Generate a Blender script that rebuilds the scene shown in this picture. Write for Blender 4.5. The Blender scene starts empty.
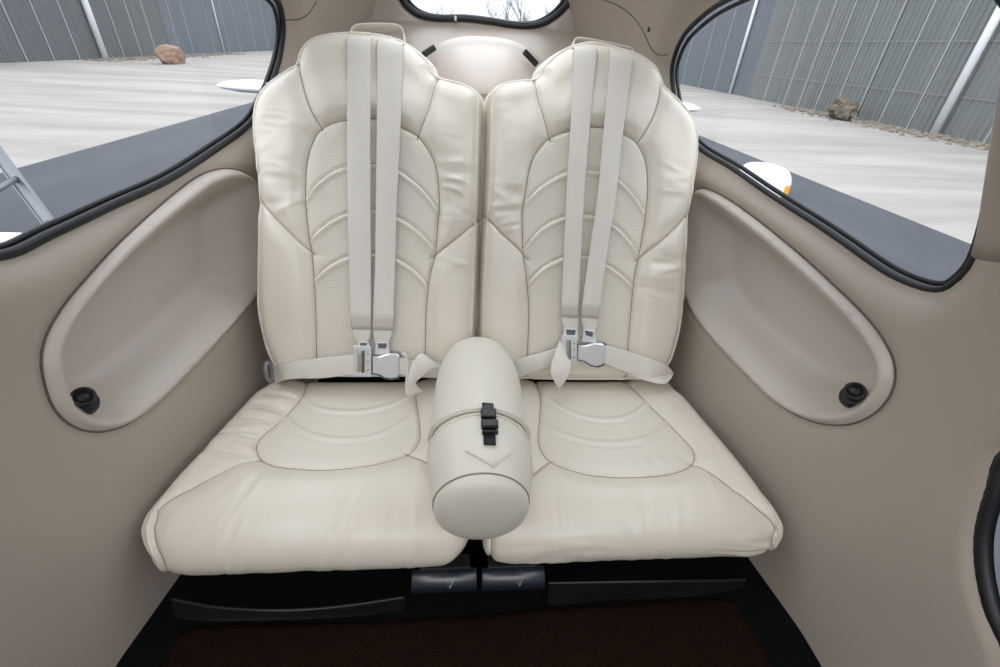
import bpy, bmesh, math, random
import numpy as np
from mathutils import Vector, Matrix
from mathutils.geometry import delaunay_2d_cdt

S = bpy.context.scene
COL = S.collection
random.seed(7)
RNG = np.random.default_rng(7)

# ------------------------------------------------------------------ camera, sky, exposure
FPX, CX, CY = 444.0, 500.0, 333.5
_y = np.array([466 - CX, -(42 - CY), -FPX]); _y /= np.linalg.norm(_y)
_yd = CY + ((466 - CX) * (460 - CX) + FPX * FPX) / (CY - 42)
_z = -np.array([460 - CX, -(_yd - CY), -FPX]); _z /= np.linalg.norm(_z)
_z -= _y * _z.dot(_y); _z /= np.linalg.norm(_z)
_x = np.cross(_y, _z)
WM = np.array([_x, _y, _z])                     # camera axes -> world axes
cam_data = bpy.data.cameras.new('camera')
cam = bpy.data.objects.new('camera', cam_data)
COL.objects.link(cam)
cam_data.sensor_width = 36.0
cam_data.lens = FPX * 36.0 / 1000.0
cam_data.clip_start = 0.02
cam_data.clip_end = 1000
cam.matrix_world = Matrix([list(WM[0]) + [0], list(WM[1]) + [0], list(WM[2]) + [0], [0, 0, 0, 1]])
S.camera = cam

S.view_settings.view_transform = 'Standard'
S.view_settings.look = 'None'
S.view_settings.exposure = 0.88
S.view_settings.gamma = 1.0
S.view_settings.use_curve_mapping = False

world = bpy.data.worlds.new('overcast_sky')
S.world = world
world.use_nodes = True
_bg = world.node_tree.nodes['Background']
_bg.inputs['Color'].default_value = (0.88, 0.935, 1.0, 1)
_bg.inputs['Strength'].default_value = 1.0
# an overcast sky: brighter overhead than at the horizon
_wn, _wl = world.node_tree.nodes, world.node_tree.links
_tc = _wn.new('ShaderNodeTexCoord'); _sx = _wn.new('ShaderNodeSeparateXYZ')
_wl.new(_tc.outputs['Generated'], _sx.inputs[0])
_mr = _wn.new('ShaderNodeMapRange'); _wl.new(_sx.outputs['Z'], _mr.inputs[0])
_mr.inputs[1].default_value = 0; _mr.inputs[2].default_value = 1; _mr.inputs[3].default_value = .78; _mr.inputs[4].default_value = 1.85
_wl.new(_mr.outputs[0], _bg.inputs['Strength'])

sun_data = bpy.data.lights.new('veiled_sun', 'SUN')
sun_data.energy = 0.5
sun_data.angle = math.radians(50)
sun_data.color = (1.0, 0.97, 0.93)
sun = bpy.data.objects.new('veiled_sun', sun_data)
COL.objects.link(sun)
sun.rotation_euler = Vector((0.10, 0.80, -0.75)).to_track_quat('-Z', 'Y').to_euler()

# ------------------------------------------------------------------ measuring helpers
def ray(px, py):
    return WM @ (np.array([px - CX, CY - py, -FPX]) / FPX)

def on_plane(px, py, p0, n):
    r = ray(px, py); n = np.asarray(n, float)
    return r * (np.asarray(p0, float) @ n) / (r @ n)

def catmull(pts, n=6, closed=False):
    P = [np.asarray(p, float) for p in pts]
    N = len(P)
    out = []
    rng_ = range(N) if closed else range(N - 1)
    for i in rng_:
        if closed:
            p0, p1, p2, p3 = P[i - 1], P[i], P[(i + 1) % N], P[(i + 2) % N]
        else:
            p0, p1, p2, p3 = P[max(i - 1, 0)], P[i], P[i + 1], P[min(i + 2, N - 1)]
        # centripetal-like damping keeps uneven point spacing from overshooting
        d1 = np.linalg.norm(p2 - p1) + 1e-9
        m1 = (p2 - p0) * d1 / (np.linalg.norm(p2 - p1) + np.linalg.norm(p1 - p0) + 1e-9)
        m2 = (p3 - p1) * d1 / (np.linalg.norm(p3 - p2) + np.linalg.norm(p2 - p1) + 1e-9)
        for k in range(n):
            t = k / n
            out.append((2 * t**3 - 3 * t**2 + 1) * p1 + (t**3 - 2 * t**2 + t) * m1 + (-2 * t**3 + 3 * t**2) * p2 + (t**3 - t**2) * m2)
    if not closed:
        out.append(P[-1])
    return np.array(out)

def resample(pts, step, closed=False):
    P = np.asarray(pts, float)
    if closed:
        P = np.vstack([P, P[:1]])
    seg = np.linalg.norm(np.diff(P, axis=0), axis=1)
    s = np.concatenate([[0], np.cumsum(seg)])
    n = max(2, int(round(s[-1] / step)))
    t = np.linspace(0, s[-1], n + 1)
    out = np.stack([np.interp(t, s, P[:, k]) for k in range(P.shape[1])], 1)
    return out[:-1] if closed else out

def seg_dist(Q, line, closed=False):
    L = np.asarray(line, float)
    if closed:
        L = np.vstack([L, L[:1]])
    A, B = L[:-1], L[1:]
    D = B - A
    dd = (D * D).sum(1) + 1e-12
    out = np.empty(len(Q))
    for i in range(0, len(Q), 4000):
        q = Q[i:i + 4000, None, :] - A[None]
        t = np.clip((q * D[None]).sum(2) / dd[None], 0, 1)
        r = q - t[..., None] * D[None]
        out[i:i + 4000] = np.sqrt((r * r).sum(2).min(1))
    return out

def inside(Q, poly):
    P = np.asarray(poly, float)
    x, y = Q[:, 0], Q[:, 1]
    c = np.zeros(len(Q), bool)
    j = len(P) - 1
    for i in range(len(P)):
        xi, yi, xj, yj = P[i, 0], P[i, 1], P[j, 0], P[j, 1]
        if yi != yj:
            c ^= ((yi > y) != (yj > y)) & (x < (xj - xi) * (y - yi) / (yj - yi) + xi)
        j = i
    return c

def smoothstep(x):
    x = np.clip(x, 0, 1)
    return x * x * (3 - 2 * x)

def loop_normals(h):
    """unit normals of a closed loop, pointing inwards"""
    T = np.roll(h, -1, 0) - np.roll(h, 1, 0); T /= np.linalg.norm(T, axis=1)[:, None] + 1e-12
    ar = (h[:, 0] * np.roll(h[:, 1], -1) - h[:, 1] * np.roll(h[:, 0], -1)).sum()
    return np.stack([-T[:, 1], T[:, 0]], 1) * (1 if ar > 0 else -1)

def triangulate(outline, holes, seams, step, rings=(), feats=()):
    """constrained triangulation of outline minus holes; returns 2-D verts, tris and a region id per tri (split along seams)"""
    loops = [np.asarray(outline)] + [np.asarray(h) for h in holes]
    verts, edges = [], []
    cons = []
    for L in loops:
        b = len(verts); n = len(L)
        verts += [tuple(p) for p in L]
        edges += [(b + i, b + (i + 1) % n) for i in range(n)]
        cons.append((L, True))
    for L in seams:
        b = len(verts); n = len(L)
        verts += [tuple(p) for p in L]
        edges += [(b + i, b + i + 1) for i in range(n - 1)]
        cons.append((L, False))
    n_barrier = len(edges)
    for L in feats:                             # rows of points that follow a welt, without splitting the surface
        b = len(verts); n = len(L)
        verts += [tuple(p) for p in L]
        edges += [(b + i, b + i + 1) for i in range(n - 1)]
        cons.append((L, False))
    lo, hi = loops[0].min(0), loops[0].max(0)
    xs = np.arange(lo[0], hi[0], step)
    ys = np.arange(lo[1], hi[1], step * 0.866)
    G = np.array([(x + (0.5 * step if k % 2 else 0), y) for k, y in enumerate(ys) for x in xs])
    keep = inside(G, loops[0])
    for h in loops[1:]:
        keep &= ~inside(G, h)
    G = G[keep]
    keep = np.ones(len(G), bool)
    for L, c in cons:
        keep &= seg_dist(G, L, c) > step * 0.5
    G = G[keep]
    if rings:                                   # extra rows of points along the openings
        R = np.vstack([h[::2] + s_ * r_ * nrm_[::2] for h, nrm_ in ((h, loop_normals(h)) for h in ([loops[0]] if not holes else loops[1:])) for r_ in rings for s_ in ((1,) if not holes else (-1,))])
        k2 = inside(R, loops[0])
        for h in loops[1:]:
            k2 &= ~inside(R, h)
        R = R[k2]
        G = G[np.array([((R - g) ** 2).sum(1).min() > (step * .55) ** 2 for g in G])]
        verts += [tuple(p) for p in R]
    verts += [tuple(p) for p in G]
    V, Eo, F, ov, oe, of = delaunay_2d_cdt([Vector(v) for v in verts], edges, [], 0, 1e-7, True)
    V = np.array([(v.x, v.y) for v in V])
    F = np.array([f for f in F if len(f) == 3])
    cen = V[F].mean(1)
    keep = inside(cen, loops[0])
    for h in loops[1:]:
        keep &= ~inside(cen, h)
    F = F[keep]
    # orientation
    a = V[F]
    cr = (a[:, 1, 0] - a[:, 0, 0]) * (a[:, 2, 1] - a[:, 0, 1]) - (a[:, 1, 1] - a[:, 0, 1]) * (a[:, 2, 0] - a[:, 0, 0])
    F[cr < 0] = F[cr < 0][:, ::-1]
    F = F[np.abs(cr) > 1e-12]
    reg = np.zeros(len(F), int)
    if seams:
        barrier = set()
        for e, o in zip(Eo, oe):
            if any(i_ < n_barrier for i_ in o):
                barrier.add((min(e), max(e)))
        by = {}
        for i, f in enumerate(F):
            for k in range(3):
                e = (min(f[k], f[(k + 1) % 3]), max(f[k], f[(k + 1) % 3]))
                by.setdefault(e, []).append(i)
        reg[:] = -1
        r = 0
        for s in range(len(F)):
            if reg[s] >= 0:
                continue
            st = [s]; reg[s] = r
            while st:
                i = st.pop(); f = F[i]
                for k in range(3):
                    e = (min(f[k], f[(k + 1) % 3]), max(f[k], f[(k + 1) % 3]))
                    if e in barrier:
                        continue
                    for j in by[e]:
                        if reg[j] < 0:
                            reg[j] = r; st.append(j)
            r += 1
    return V, F, reg

def label_regions(V, F, reg, seeds):
    """seeds: list of (name, (a, b)); every region takes the name of the seed in it, the rest the nearest seed's"""
    cen = V[F].mean(1)
    names = {}
    lab = np.full(len(F), -1)
    for i, (nm, s) in enumerate(seeds):
        k = ((cen - np.asarray(s)) ** 2).sum(1).argmin()
        names[reg[k]] = i
    ok = np.array([r in names for r in reg])
    lab[ok] = [names[r] for r in reg[ok]]
    known = cen[ok]
    for r in set(reg[~ok]):
        m = reg == r
        c = cen[m].mean(0)
        lab[m] = lab[np.where(ok)[0][((known - c) ** 2).sum(1).argmin()]]
    return lab

# ------------------------------------------------------------------ object helpers
def link(o, parent=None):
    COL.objects.link(o)
    if parent is not None:
        o.parent = parent
        o.matrix_parent_inverse = parent.matrix_basis.inverted()
    return o

def mesh_obj(name, verts, faces, mat, parent=None, smooth=True, uv=None):
    me = bpy.data.meshes.new(name)
    me.from_pydata([tuple(map(float, v)) for v in verts], [], [tuple(map(int, f)) for f in faces])
    if mat is not None:
        me.materials.append(mat)
    if smooth:
        me.polygons.foreach_set('use_smooth', [True] * len(me.polygons))
    if uv is not None:
        ul = me.uv_layers.new(name='UVMap')
        idx = np.empty(len(me.loops), int); me.loops.foreach_get('vertex_index', idx)
        ul.data.foreach_set('uv', np.asarray(uv)[idx].astype(np.float32).ravel())
    me.validate(); me.update()
    return link(bpy.data.objects.new(name, me), parent)

def sub_mesh(name, V3, F, mat, parent, uv):
    used = np.unique(F)
    remap = np.full(len(V3), -1); remap[used] = np.arange(len(used))
    return mesh_obj(name, V3[used], remap[F], mat, parent, True, uv[used])

class MB:
    def __init__(s):
        s.v, s.f, s.sm = [], [], []
    def add(s, verts, faces, smooth=True):
        b = len(s.v)
        s.v += [tuple(map(float, p)) for p in verts]
        s.f += [tuple(b + int(i) for i in f) for f in faces]
        s.sm += [smooth] * len(faces)
        return s
    def tube(s, pts, r, closed=False, n=8, caps=True, flat=1.0, up=None):
        P = np.asarray(pts, float)
        N = len(P)
        rr = np.full(N, r) if np.isscalar(r) else np.asarray(r, float)
        T = np.roll(P, -1, 0) - np.roll(P, 1, 0)
        if not closed:
            T[0] = P[1] - P[0]; T[-1] = P[-1] - P[-2]
        T /= np.linalg.norm(T, axis=1)[:, None] + 1e-12
        ref = np.array([0, 0, 1.]) if abs(T[0][2]) < .9 else np.array([1., 0, 0])
        if up is not None:
            ref = np.asarray(up, float)
        U = ref - T[0] * ref.dot(T[0]); U /= np.linalg.norm(U)
        verts = []
        for i in range(N):
            U = (np.asarray(up, float) if up is not None else U)
            U = U - T[i] * U.dot(T[i]); U /= np.linalg.norm(U) + 1e-12
            W = np.cross(T[i], U)
            for k in range(n):
                a = 2 * math.pi * k / n
                verts.append(P[i] + rr[i] * (U * math.cos(a) * flat + W * math.sin(a)))
        faces = []
        M = N if closed else N - 1
        for i in range(M):
            j = (i + 1) % N
            for k in range(n):
                l = (k + 1) % n
                faces.append((i * n + k, i * n + l, j * n + l, j * n + k))
        if caps and not closed:
            faces.append(tuple(range(n - 1, -1, -1)))
            faces.append(tuple((N - 1) * n + k for k in range(n)))
        return s.add(verts, faces)
    def box(s, c, size, M=None, bev=0.0, seg=2):
        bm = bmesh.new()
        bmesh.ops.create_cube(bm, size=1)
        bmesh.ops.scale(bm, vec=size, verts=bm.verts)
        if bev:
            bmesh.ops.bevel(bm, geom=bm.edges[:], offset=bev, segments=seg, affect='EDGES', profile=.5)
        M4 = Matrix.Translation(Vector(c))
        if M is not None:
            M4 = M4 @ M.to_4x4()
        bm.transform(M4)
        bm.verts.ensure_lookup_table()
        s.add([v.co for v in bm.verts], [[v.index for v in f.verts] for f in bm.faces], smooth=False)
        bm.free()
        return s
    def prism(s, poly, h0, h1, fn, bev=0.0):
        """poly in local (a, b); fn(a, b, h) gives the point; a small chamfer on the top edge"""
        P = np.asarray(poly, float)
        ar = (P[:, 0] * np.roll(P[:, 1], -1) - P[:, 1] * np.roll(P[:, 0], -1)).sum()
        if ar < 0:
            P = P[::-1]
        n = len(P); c = P.mean(0)
        rings = [(P, h0), (P, h1 - bev)]
        if bev:
            T = np.roll(P, -1, 0) - np.roll(P, 1, 0)
            T /= np.linalg.norm(T, axis=1)[:, None]
            Nn = np.stack([-T[:, 1], T[:, 0]], 1)
            rings += [(P + Nn * bev, h1)]
        V = [fn(a, b, h) for R, h in rings for a, b in R]
        F = [tuple(range(n - 1, -1, -1))]
        for k in range(len(rings) - 1):
            F += [(k * n + i, k * n + (i + 1) % n, (k + 1) * n + (i + 1) % n, (k + 1) * n + i) for i in range(n)]
        F.append(tuple((len(rings) - 1) * n + i for i in range(n)))
        return s.add(V, F, smooth=False)
    def ribbon(s, L, R, th=.0016, n=5):
        L, R = catmull(L, n), catmull(R, n)
        N = len(L)
        C = (L + R) / 2
        T = np.gradient(C, axis=0)
        Wd = R - L
        Nn = np.cross(Wd, T); Nn /= np.linalg.norm(Nn, axis=1)[:, None] + 1e-12
        # slightly rolled selvedge: four points across the front, two on the back
        fr = [0, .06, .5, .94, 1]
        off = [.35, 1.0, 1.0, 1.0, .35]
        V = []
        for i in range(N):
            for f_, o_ in zip(fr, off):
                V.append(L[i] + Wd[i] * f_ + Nn[i] * th * (o_ - .5))
            V.append(L[i] + Wd[i] * .97 - Nn[i] * th * .5)
            V.append(L[i] + Wd[i] * .03 - Nn[i] * th * .5)
        m = 7; F = []
        for i in range(N - 1):
            for k in range(m):
                l = (k + 1) % m
                F.append((i * m + k, i * m + l, (i + 1) * m + l, (i + 1) * m + k))
        F.append(tuple(range(m - 1, -1, -1))); F.append(tuple((N - 1) * m + k for k in range(m)))
        return s.add(V, F)
    def build(s, name, mat, parent=None):
        o = mesh_obj(name, s.v, s.f, mat, parent, smooth=False)
        o.data.polygons.foreach_set('use_smooth', s.sm[:len(o.data.polygons)])
        return o

def tag(o, label=None, cat=None, group=None, kind=None):
    if label: o['label'] = label
    if cat: o['category'] = cat
    if group: o['group'] = group
    if kind: o['kind'] = kind
    return o

def empty(name, loc=(0, 0, 0)):
    o = bpy.data.objects.new(name, None)
    o.empty_display_size = .05
    o.location = loc
    return link(o)

# ------------------------------------------------------------------ materials
MATS = {}
def material(name, color, rough=.5, metal=0.0, spec=.5, noise=None, bump=None, perf=None, sheen=0, wave=None):
    m = bpy.data.materials.new(name)
    m.use_nodes = True
    nt = m.node_tree; N = nt.nodes; L = nt.links
    b = N['Principled BSDF']
    b.inputs['Base Color'].default_value = (*color, 1)
    b.inputs['Roughness'].default_value = rough
    b.inputs['Metallic'].default_value = metal
    b.inputs['Specular IOR Level'].default_value = spec
    if sheen:
        b.inputs['Sheen Weight'].default_value = sheen
    tc = N.new('ShaderNodeTexCoord')
    col = None
    if noise:                                   # (scale, amount, second colour)
        sc, am, c2 = noise[:3]
        mp = N.new('ShaderNodeMapping'); L.new(tc.outputs['Object'], mp.inputs[0])
        if len(noise) > 3:
            mp.inputs['Scale'].default_value = noise[3]
        n = N.new('ShaderNodeTexNoise'); n.inputs['Scale'].default_value = sc; n.inputs['Detail'].default_value = 6
        n.inputs['Roughness'].default_value = .62
        L.new(mp.outputs[0], n.inputs['Vector'])
        r = N.new('ShaderNodeMapRange'); L.new(n.outputs['Fac'], r.inputs[0])
        r.inputs[1].default_value = .38; r.inputs[2].default_value = .66; r.inputs[3].default_value = 0; r.inputs[4].default_value = am
        mx = N.new('ShaderNodeMix'); mx.data_type = 'RGBA'
        mx.inputs[6].default_value = (*color, 1); mx.inputs[7].default_value = (*c2, 1)
        L.new(r.outputs[0], mx.inputs[0]); col = mx.outputs[2]
    height = None
    if bump:                                    # (scale, strength, distance)
        v = N.new('ShaderNodeTexVoronoi' if bump[3:] == ('grain',) else 'ShaderNodeTexNoise')
        v.inputs['Scale'].default_value = bump[0]
        L.new(tc.outputs['Object'], v.inputs['Vector'])
        height = v.outputs[0]
    if wave:                                    # woven ribs along the uv/object direction
        w = N.new('ShaderNodeTexWave'); w.inputs['Scale'].default_value = wave[0]; w.bands_direction = wave[2]
        L.new(tc.outputs['Object'], w.inputs['Vector'])
        height = w.outputs['Fac']; bump = (0, wave[1], .001)
    if perf:                                    # punched holes on a diagonal grid
        uv = N.new('ShaderNodeUVMap')
        mp = N.new('ShaderNodeMapping'); mp.inputs['Rotation'].default_value = (0, 0, math.radians(45))
        mp.inputs['Scale'].default_value = (perf, perf, perf)
        L.new(uv.outputs[0], mp.inputs[0])
        v = N.new('ShaderNodeTexVoronoi'); v.voronoi_dimensions = '2D'; v.inputs['Scale'].default_value = 1
        v.inputs['Randomness'].default_value = 0
        L.new(mp.outputs[0], v.inputs['Vector'])
        r = N.new('ShaderNodeMapRange'); L.new(v.outputs['Distance'], r.inputs[0])
        r.inputs[1].default_value = .16; r.inputs[2].default_value = .28; r.inputs[3].default_value = 1; r.inputs[4].default_value = 0
        mx = N.new('ShaderNodeMix'); mx.data_type = 'RGBA'
        L.new(r.outputs[0], mx.inputs[0])
        if col: L.new(col, mx.inputs[6])
        else: mx.inputs[6].default_value = (*color, 1)
        mx.inputs[7].default_value = (.40, .35, .285, 1)
        col = mx.outputs[2]
    if col is not None:
        L.new(col, b.inputs['Base Color'])
    if height is not None:
        bp = N.new('ShaderNodeBump'); bp.inputs['Strength'].default_value = bump[1]; bp.inputs['Distance'].default_value = bump[2]
        L.new(height, bp.inputs['Height']); L.new(bp.outputs[0], b.inputs['Normal'])
    MATS[name] = m
    return m

CREAM = (.765, .705, .61)
M_leather = material('cream_leather', CREAM, .30, noise=(9, .22, (.66, .59, .47)), bump=(420, .16, .0008, 'grain'))
M_perf = material('perforated_leather', (.80, .745, .645), .40, noise=(9, .22, (.75, .69, .585)), perf=225)
M_smooth = material('insert_leather', (.755, .70, .61), .34, noise=(9, .22, (.705, .645, .55)), bump=(420, .16, .0008, 'grain'))
M_trimline = material('trim_seam', (.16, .13, .11), .8)
M_thread = material('seam_thread', (.26, .215, .16), .8)
M_pipe = material('seam_piping', (.76, .71, .62), .40)
M_roll = material('roll_leather', (.74, .70, .615), .38, noise=(8, .2, (.64, .59, .49)), bump=(420, .14, .0008, 'grain'))
M_trim = material('taupe_vinyl', (.45, .385, .325), .34, noise=(5, .2, (.415, .35, .295)), bump=(500, .12, .0006, 'grain'))
M_pocket = material('pocket_vinyl', (.59, .53, .475), .34, noise=(6, .15, (.55, .49, .435)), bump=(500, .08, .0006, 'grain'))
M_ceil = material('headliner', (.54, .475, .42), .7, bump=(600, .1, .0006, 'grain'))
M_strap = material('strap_webbing', (.74, .70, .64), .75, noise=(30, .2, (.68, .64, .58)), wave=(260, .18, 'Z'))
M_stitch = material('stitch_patch', (.53, .495, .445), .85, noise=(400, .8, (.58, .53, .46)))
M_chrome = material('brushed_metal', (.88, .905, .94), .30, metal=.75)
M_grey = material('grey_plastic', (.20, .20, .21), .4)
M_steel = material('dark_steel', (.16, .16, .17), .35, metal=.8)
M_black = material('black_plastic', (.012, .012, .014), .38)
M_rubber = material('black_rubber', (.010, .011, .014), .42)
M_web = material('black_webbing', (.016, .016, .018), .8, wave=(500, .3, 'Z'))
M_void = material('black_felt', (.004, .0037, .0037), .95, spec=.1)
M_carpet = material('brown_carpet', (.014, .0065, .004), 1.0, noise=(300, .9, (.036, .019, .011)), bump=(700, 1.0, .006), spec=.03)
M_lever = material('lever_plastic', (.014, .019, .032), .30, spec=.9)
M_glassblue = material('door_glazing', (.12, .15, .20), .2, noise=(14, .7, (.05, .06, .08)))
M_net = material('net_cord', (.013, .013, .015), .6)
M_white = material('white_paint', (.80, .81, .82), .25)
M_orange = material('orange_paint', (.80, .34, .02), .35)
M_alu = material('ladder_aluminium', (.22, .235, .25), .45, metal=.6)
M_dot = material('pale_marking', (.45, .47, .52), .6)
M_rock = material('brown_rock', (.20, .115, .075), .9, noise=(3, .8, (.30, .21, .155)), bump=(6, .6, .05))
M_gravel = material('gravel', (.165, .13, .10), .95, noise=(2.2, .9, (.27, .235, .195)))
M_bush = material('dry_stump', (.085, .068, .045), .95, noise=(5, .9, (.19, .165, .12)))
M_bark = material('bark', (.16, .15, .15), .9)
M_concrete = material('pale_concrete', (.315, .292, .27), .9, noise=(.7, .95, (.215, .197, .18), (.22, 1.3, 1)), bump=(9, .3, .02))
M_asphalt = material('dark_asphalt', (.034, .038, .049), .8, noise=(1.2, .7, (.050, .056, .069), (1, .3, 1)), bump=(60, .3, .01))
M_hang_d = material('grey_cladding', (.105, .112, .118), .55, noise=(.8, .6, (.135, .145, .15), (1, 4, .15)))
M_hang_r = material('greenish_cladding', (.17, .185, .18), .55, noise=(.8, .7, (.12, .135, .135), (1, 4, .15)))
M_hang_b = material('blue_grey_cladding', (.125, .145, .17), .55, noise=(.8, .6, (.15, .17, .195), (1, 4, .15)))
M_joint = material('pale_joint', (.34, .36, .37), .6)
M_lap = material('lap_joint', (.23, .245, .245), .6)
M_post = material('white_post', (.74, .76, .78), .5)

def glass_material():
    m = bpy.data.materials.new('clear_acrylic'); m.use_nodes = True
    nt = m.node_tree; N = nt.nodes; L = nt.links
    N.remove(N['Principled BSDF'])
    out = N['Material Output']
    tr = N.new('ShaderNodeBsdfTransparent'); tr.inputs[0].default_value = (.96, .975, .985, 1)
    gl = N.new('ShaderNodeBsdfGlossy'); gl.inputs['Roughness'].default_value = .02
    fr = N.new('ShaderNodeFresnel'); fr.inputs[0].default_value = 1.38
    mx = N.new('ShaderNodeMixShader')
    L.new(fr.outputs[0], mx.inputs[0]); L.new(tr.outputs[0], mx.inputs[1]); L.new(gl.outputs[0], mx.inputs[2])
    L.new(mx.outputs[0], out.inputs[0])
    return m
M_glass = glass_material()

# ------------------------------------------------------------------ cabin shell
XC = .03
FLOOR_Z = -.885
Z_SPLIT, Z_TOP, Y0, Y1 = .19, .30, -1.10, 1.75

def half_width(y, z):
    y = np.asarray(y, float); z = np.asarray(z, float)
    base = .635 - .17 * (y - .35)
    base = np.where(y < .35, .635 - .02 * (y - .35), base)
    base = base * (1 - .10 * np.clip((y - 1.55) / .2, 0, 1) ** 2)
    t = np.clip((z + .2) / .5, 0, .9995)
    g = (1 - t ** 2.4) ** (1 / 2.2)
    b = np.clip((-.3 - z) / .6, 0, 1)
    return base * g - .04 * b * b

def wall_point(sgn, y, z, out=0.0):
    return np.stack([XC + sgn * (half_width(y, z) + out), np.asarray(y, float), np.asarray(z, float)], -1)

def hit_wall(px, py, sgn, out=0.0):
    r = ray(px, py)
    d = np.linspace(.05, 3, 6000)
    p = d[:, None] * r
    f = sgn * (p[:, 0] - XC) - half_width(p[:, 1], p[:, 2]) - out
    i = int(np.argmax(f > 0))
    return p[i, 1:]

SILL = .022                                     # the trim rolls outward to the window pane
def wall_loop(pxs, sgn, extra=(), n=6, step=.008, out=0.0):
    P = [hit_wall(x, y, sgn, out) for x, y in pxs] + [np.array(e, float) for e in extra]
    return resample(catmull(P, n, True), step, True)

win_L = wall_loop([(0, 256), (50, 235), (114, 205), (168, 180), (215, 150), (250, 124), (263, 103), (272, 84), (281, 54), (284, 25), (278, 0)], -1,
                  [(1.13, .085), (.95, .115), (.75, .13), (.56, .12), (.47, .05), (.445, -.08), (.455, -.2)], out=SILL)
win_R = wall_loop([(1004, 120), (992, 185), (981, 235), (969, 266), (954, 282), (939, 290), (916, 286), (885, 272), (840, 241), (815, 224), (768, 194), (732, 169), (696, 146), (681, 122), (674, 100), (671, 68), (680, 40), (700, 17), (725, 0)], 1,
                  [(.88, .115), (.74, .125), (.62, .11), (.555, .05)], out=SILL)
poc_L = wall_loop([(235, 169), (254, 178), (260, 200), (261, 245), (259, 289), (240, 317), (192, 370), (158, 404), (129.5, 425), (105.5, 431.6), (81.5, 428), (60, 411), (48, 380), (46.5, 351), (57.5, 322), (81.5, 288.7), (129.5, 238), (192, 188), (216, 172.6)], -1, step=.006)
poc_R = wall_loop([(696, 189), (709.5, 190.6), (736.5, 207), (786, 245.5), (831, 286), (867, 322), (887, 353), (891.6, 376), (885, 398), (867, 416), (840, 425), (808, 421), (777, 405), (741, 371), (705, 331), (689, 306), (681.6, 281), (682, 227), (687, 200.5)], 1, step=.006)
door_R = wall_loop([(1000, 450), (981.5, 494), (972, 531), (972, 568), (981.5, 612), (1000, 657)], 1,
                   [(.12, -.70), (0, -.70), (-.04, -.62), (-.04, -.40), (.02, -.30), (.15, -.27), (.28, -.31)])

def wall_outline():
    P = [(Y0, FLOOR_Z), (Y1 + .08, FLOOR_Z), (Y1 + .08, Z_SPLIT), (.36, Z_SPLIT), (.33, .05), (.31, -.02), (.26, -.08), (.18, -.10), (-.80, -.10), (-.88, -.05), (-.92, .10), (-.92, Z_SPLIT), (Y0, Z_SPLIT)]
    return resample(np.array(P, float), .02, True)

def build_wall(name, sgn, holes, fair):
    V, F, _ = triangulate(wall_outline(), holes, [], .018, (.004, .008, .013, .019, .026))
    out = np.zeros(len(V))
    for i_, h in enumerate(holes):
        d = seg_dist(V, h, True)
        if i_ == 0:
            out += SILL * np.exp(-(d / .028) ** 2)
        else:
            out += .007 * np.exp(-(d / .009) ** 2)           # the trim rolls outward round every opening
    P = wall_point(sgn, V[:, 0], V[:, 1], out)
    F2 = F if sgn < 0 else F[:, ::-1]
    o = mesh_obj(name, P, F2, M_trim, None, True, V)
    return tag(o, kind='structure')

wall_left = build_wall('wall_left', -1, [win_L, poc_L], 0)
wall_right = build_wall('wall_right', 1, [win_R, poc_R, door_R], 0)

def build_pocket(name, loop, sgn, parent):
    V, F, _ = triangulate(loop, [], [], .009, (.003, .006, .0095, .0135, .018, .023, .029, .036))
    d = seg_dist(V, loop, True)
    rim = -.008 * np.exp(-((d - .012) / .010) ** 2) + .009 * np.exp(-(d / .004) ** 2)
    depth = .078 * smoothstep((d - .010) / .080)
    roll_ = SILL * np.exp(-(seg_dist(V, win_L if sgn < 0 else win_R, True) / .028) ** 2)
    P = wall_point(sgn, V[:, 0], V[:, 1], rim + depth + roll_)
    o = mesh_obj(name, P, F if sgn < 0 else F[:, ::-1], M_pocket, parent, True, V)
    R_ = resample(loop, .008, True)
    ro_ = SILL * np.exp(-(seg_dist(R_, win_L if sgn < 0 else win_R, True) / .028) ** 2)
    MB().tube(wall_point(sgn, R_[:, 0], R_[:, 1], .007 + ro_), .0022, True, 6).build('gap_seam', M_trimline, o)
    o['label'] = 'lighter moulded oval armrest recess'
    return o
pocket_l = build_pocket('armrest_recess', poc_L, -1, wall_left)
pocket_r = build_pocket('armrest_recess', poc_R, 1, wall_right)

def build_window(name, loop, sgn):
    V, F, _ = triangulate(loop, [], [], .03)
    o = mesh_obj(name, wall_point(sgn, V[:, 0], V[:, 1], SILL + .012), F if sgn < 0 else F[:, ::-1], M_glass)
    tag(o, kind='structure')
    R = resample(loop, .012, True)
    MB().tube(wall_point(sgn, R[:, 0], R[:, 1], SILL + .003), .0075 if sgn < 0 else .0055, True, 10).build('window_seal', M_rubber, o)
    c = R.mean(0)
    dirs = np.roll(R, -1, 0) - np.roll(R, 1, 0); dirs /= np.linalg.norm(dirs, axis=1)[:, None]
    nn = np.stack([-dirs[:, 1], dirs[:, 0]], 1)
    if ((c - R[0]) * nn[0]).sum() < 0 and ((c - R[len(R) // 2]) * nn[len(R) // 2]).sum() < 0: nn = -nn
    R2 = R + nn * .009
    MB().tube(wall_point(sgn, R2[:, 0], R2[:, 1], SILL + .010), .0045, True, 8).build('inner_seal', M_rubber, o)
    return o
build_window('window_1', win_L, -1)
build_window('window_2', win_R, 1)

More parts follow.
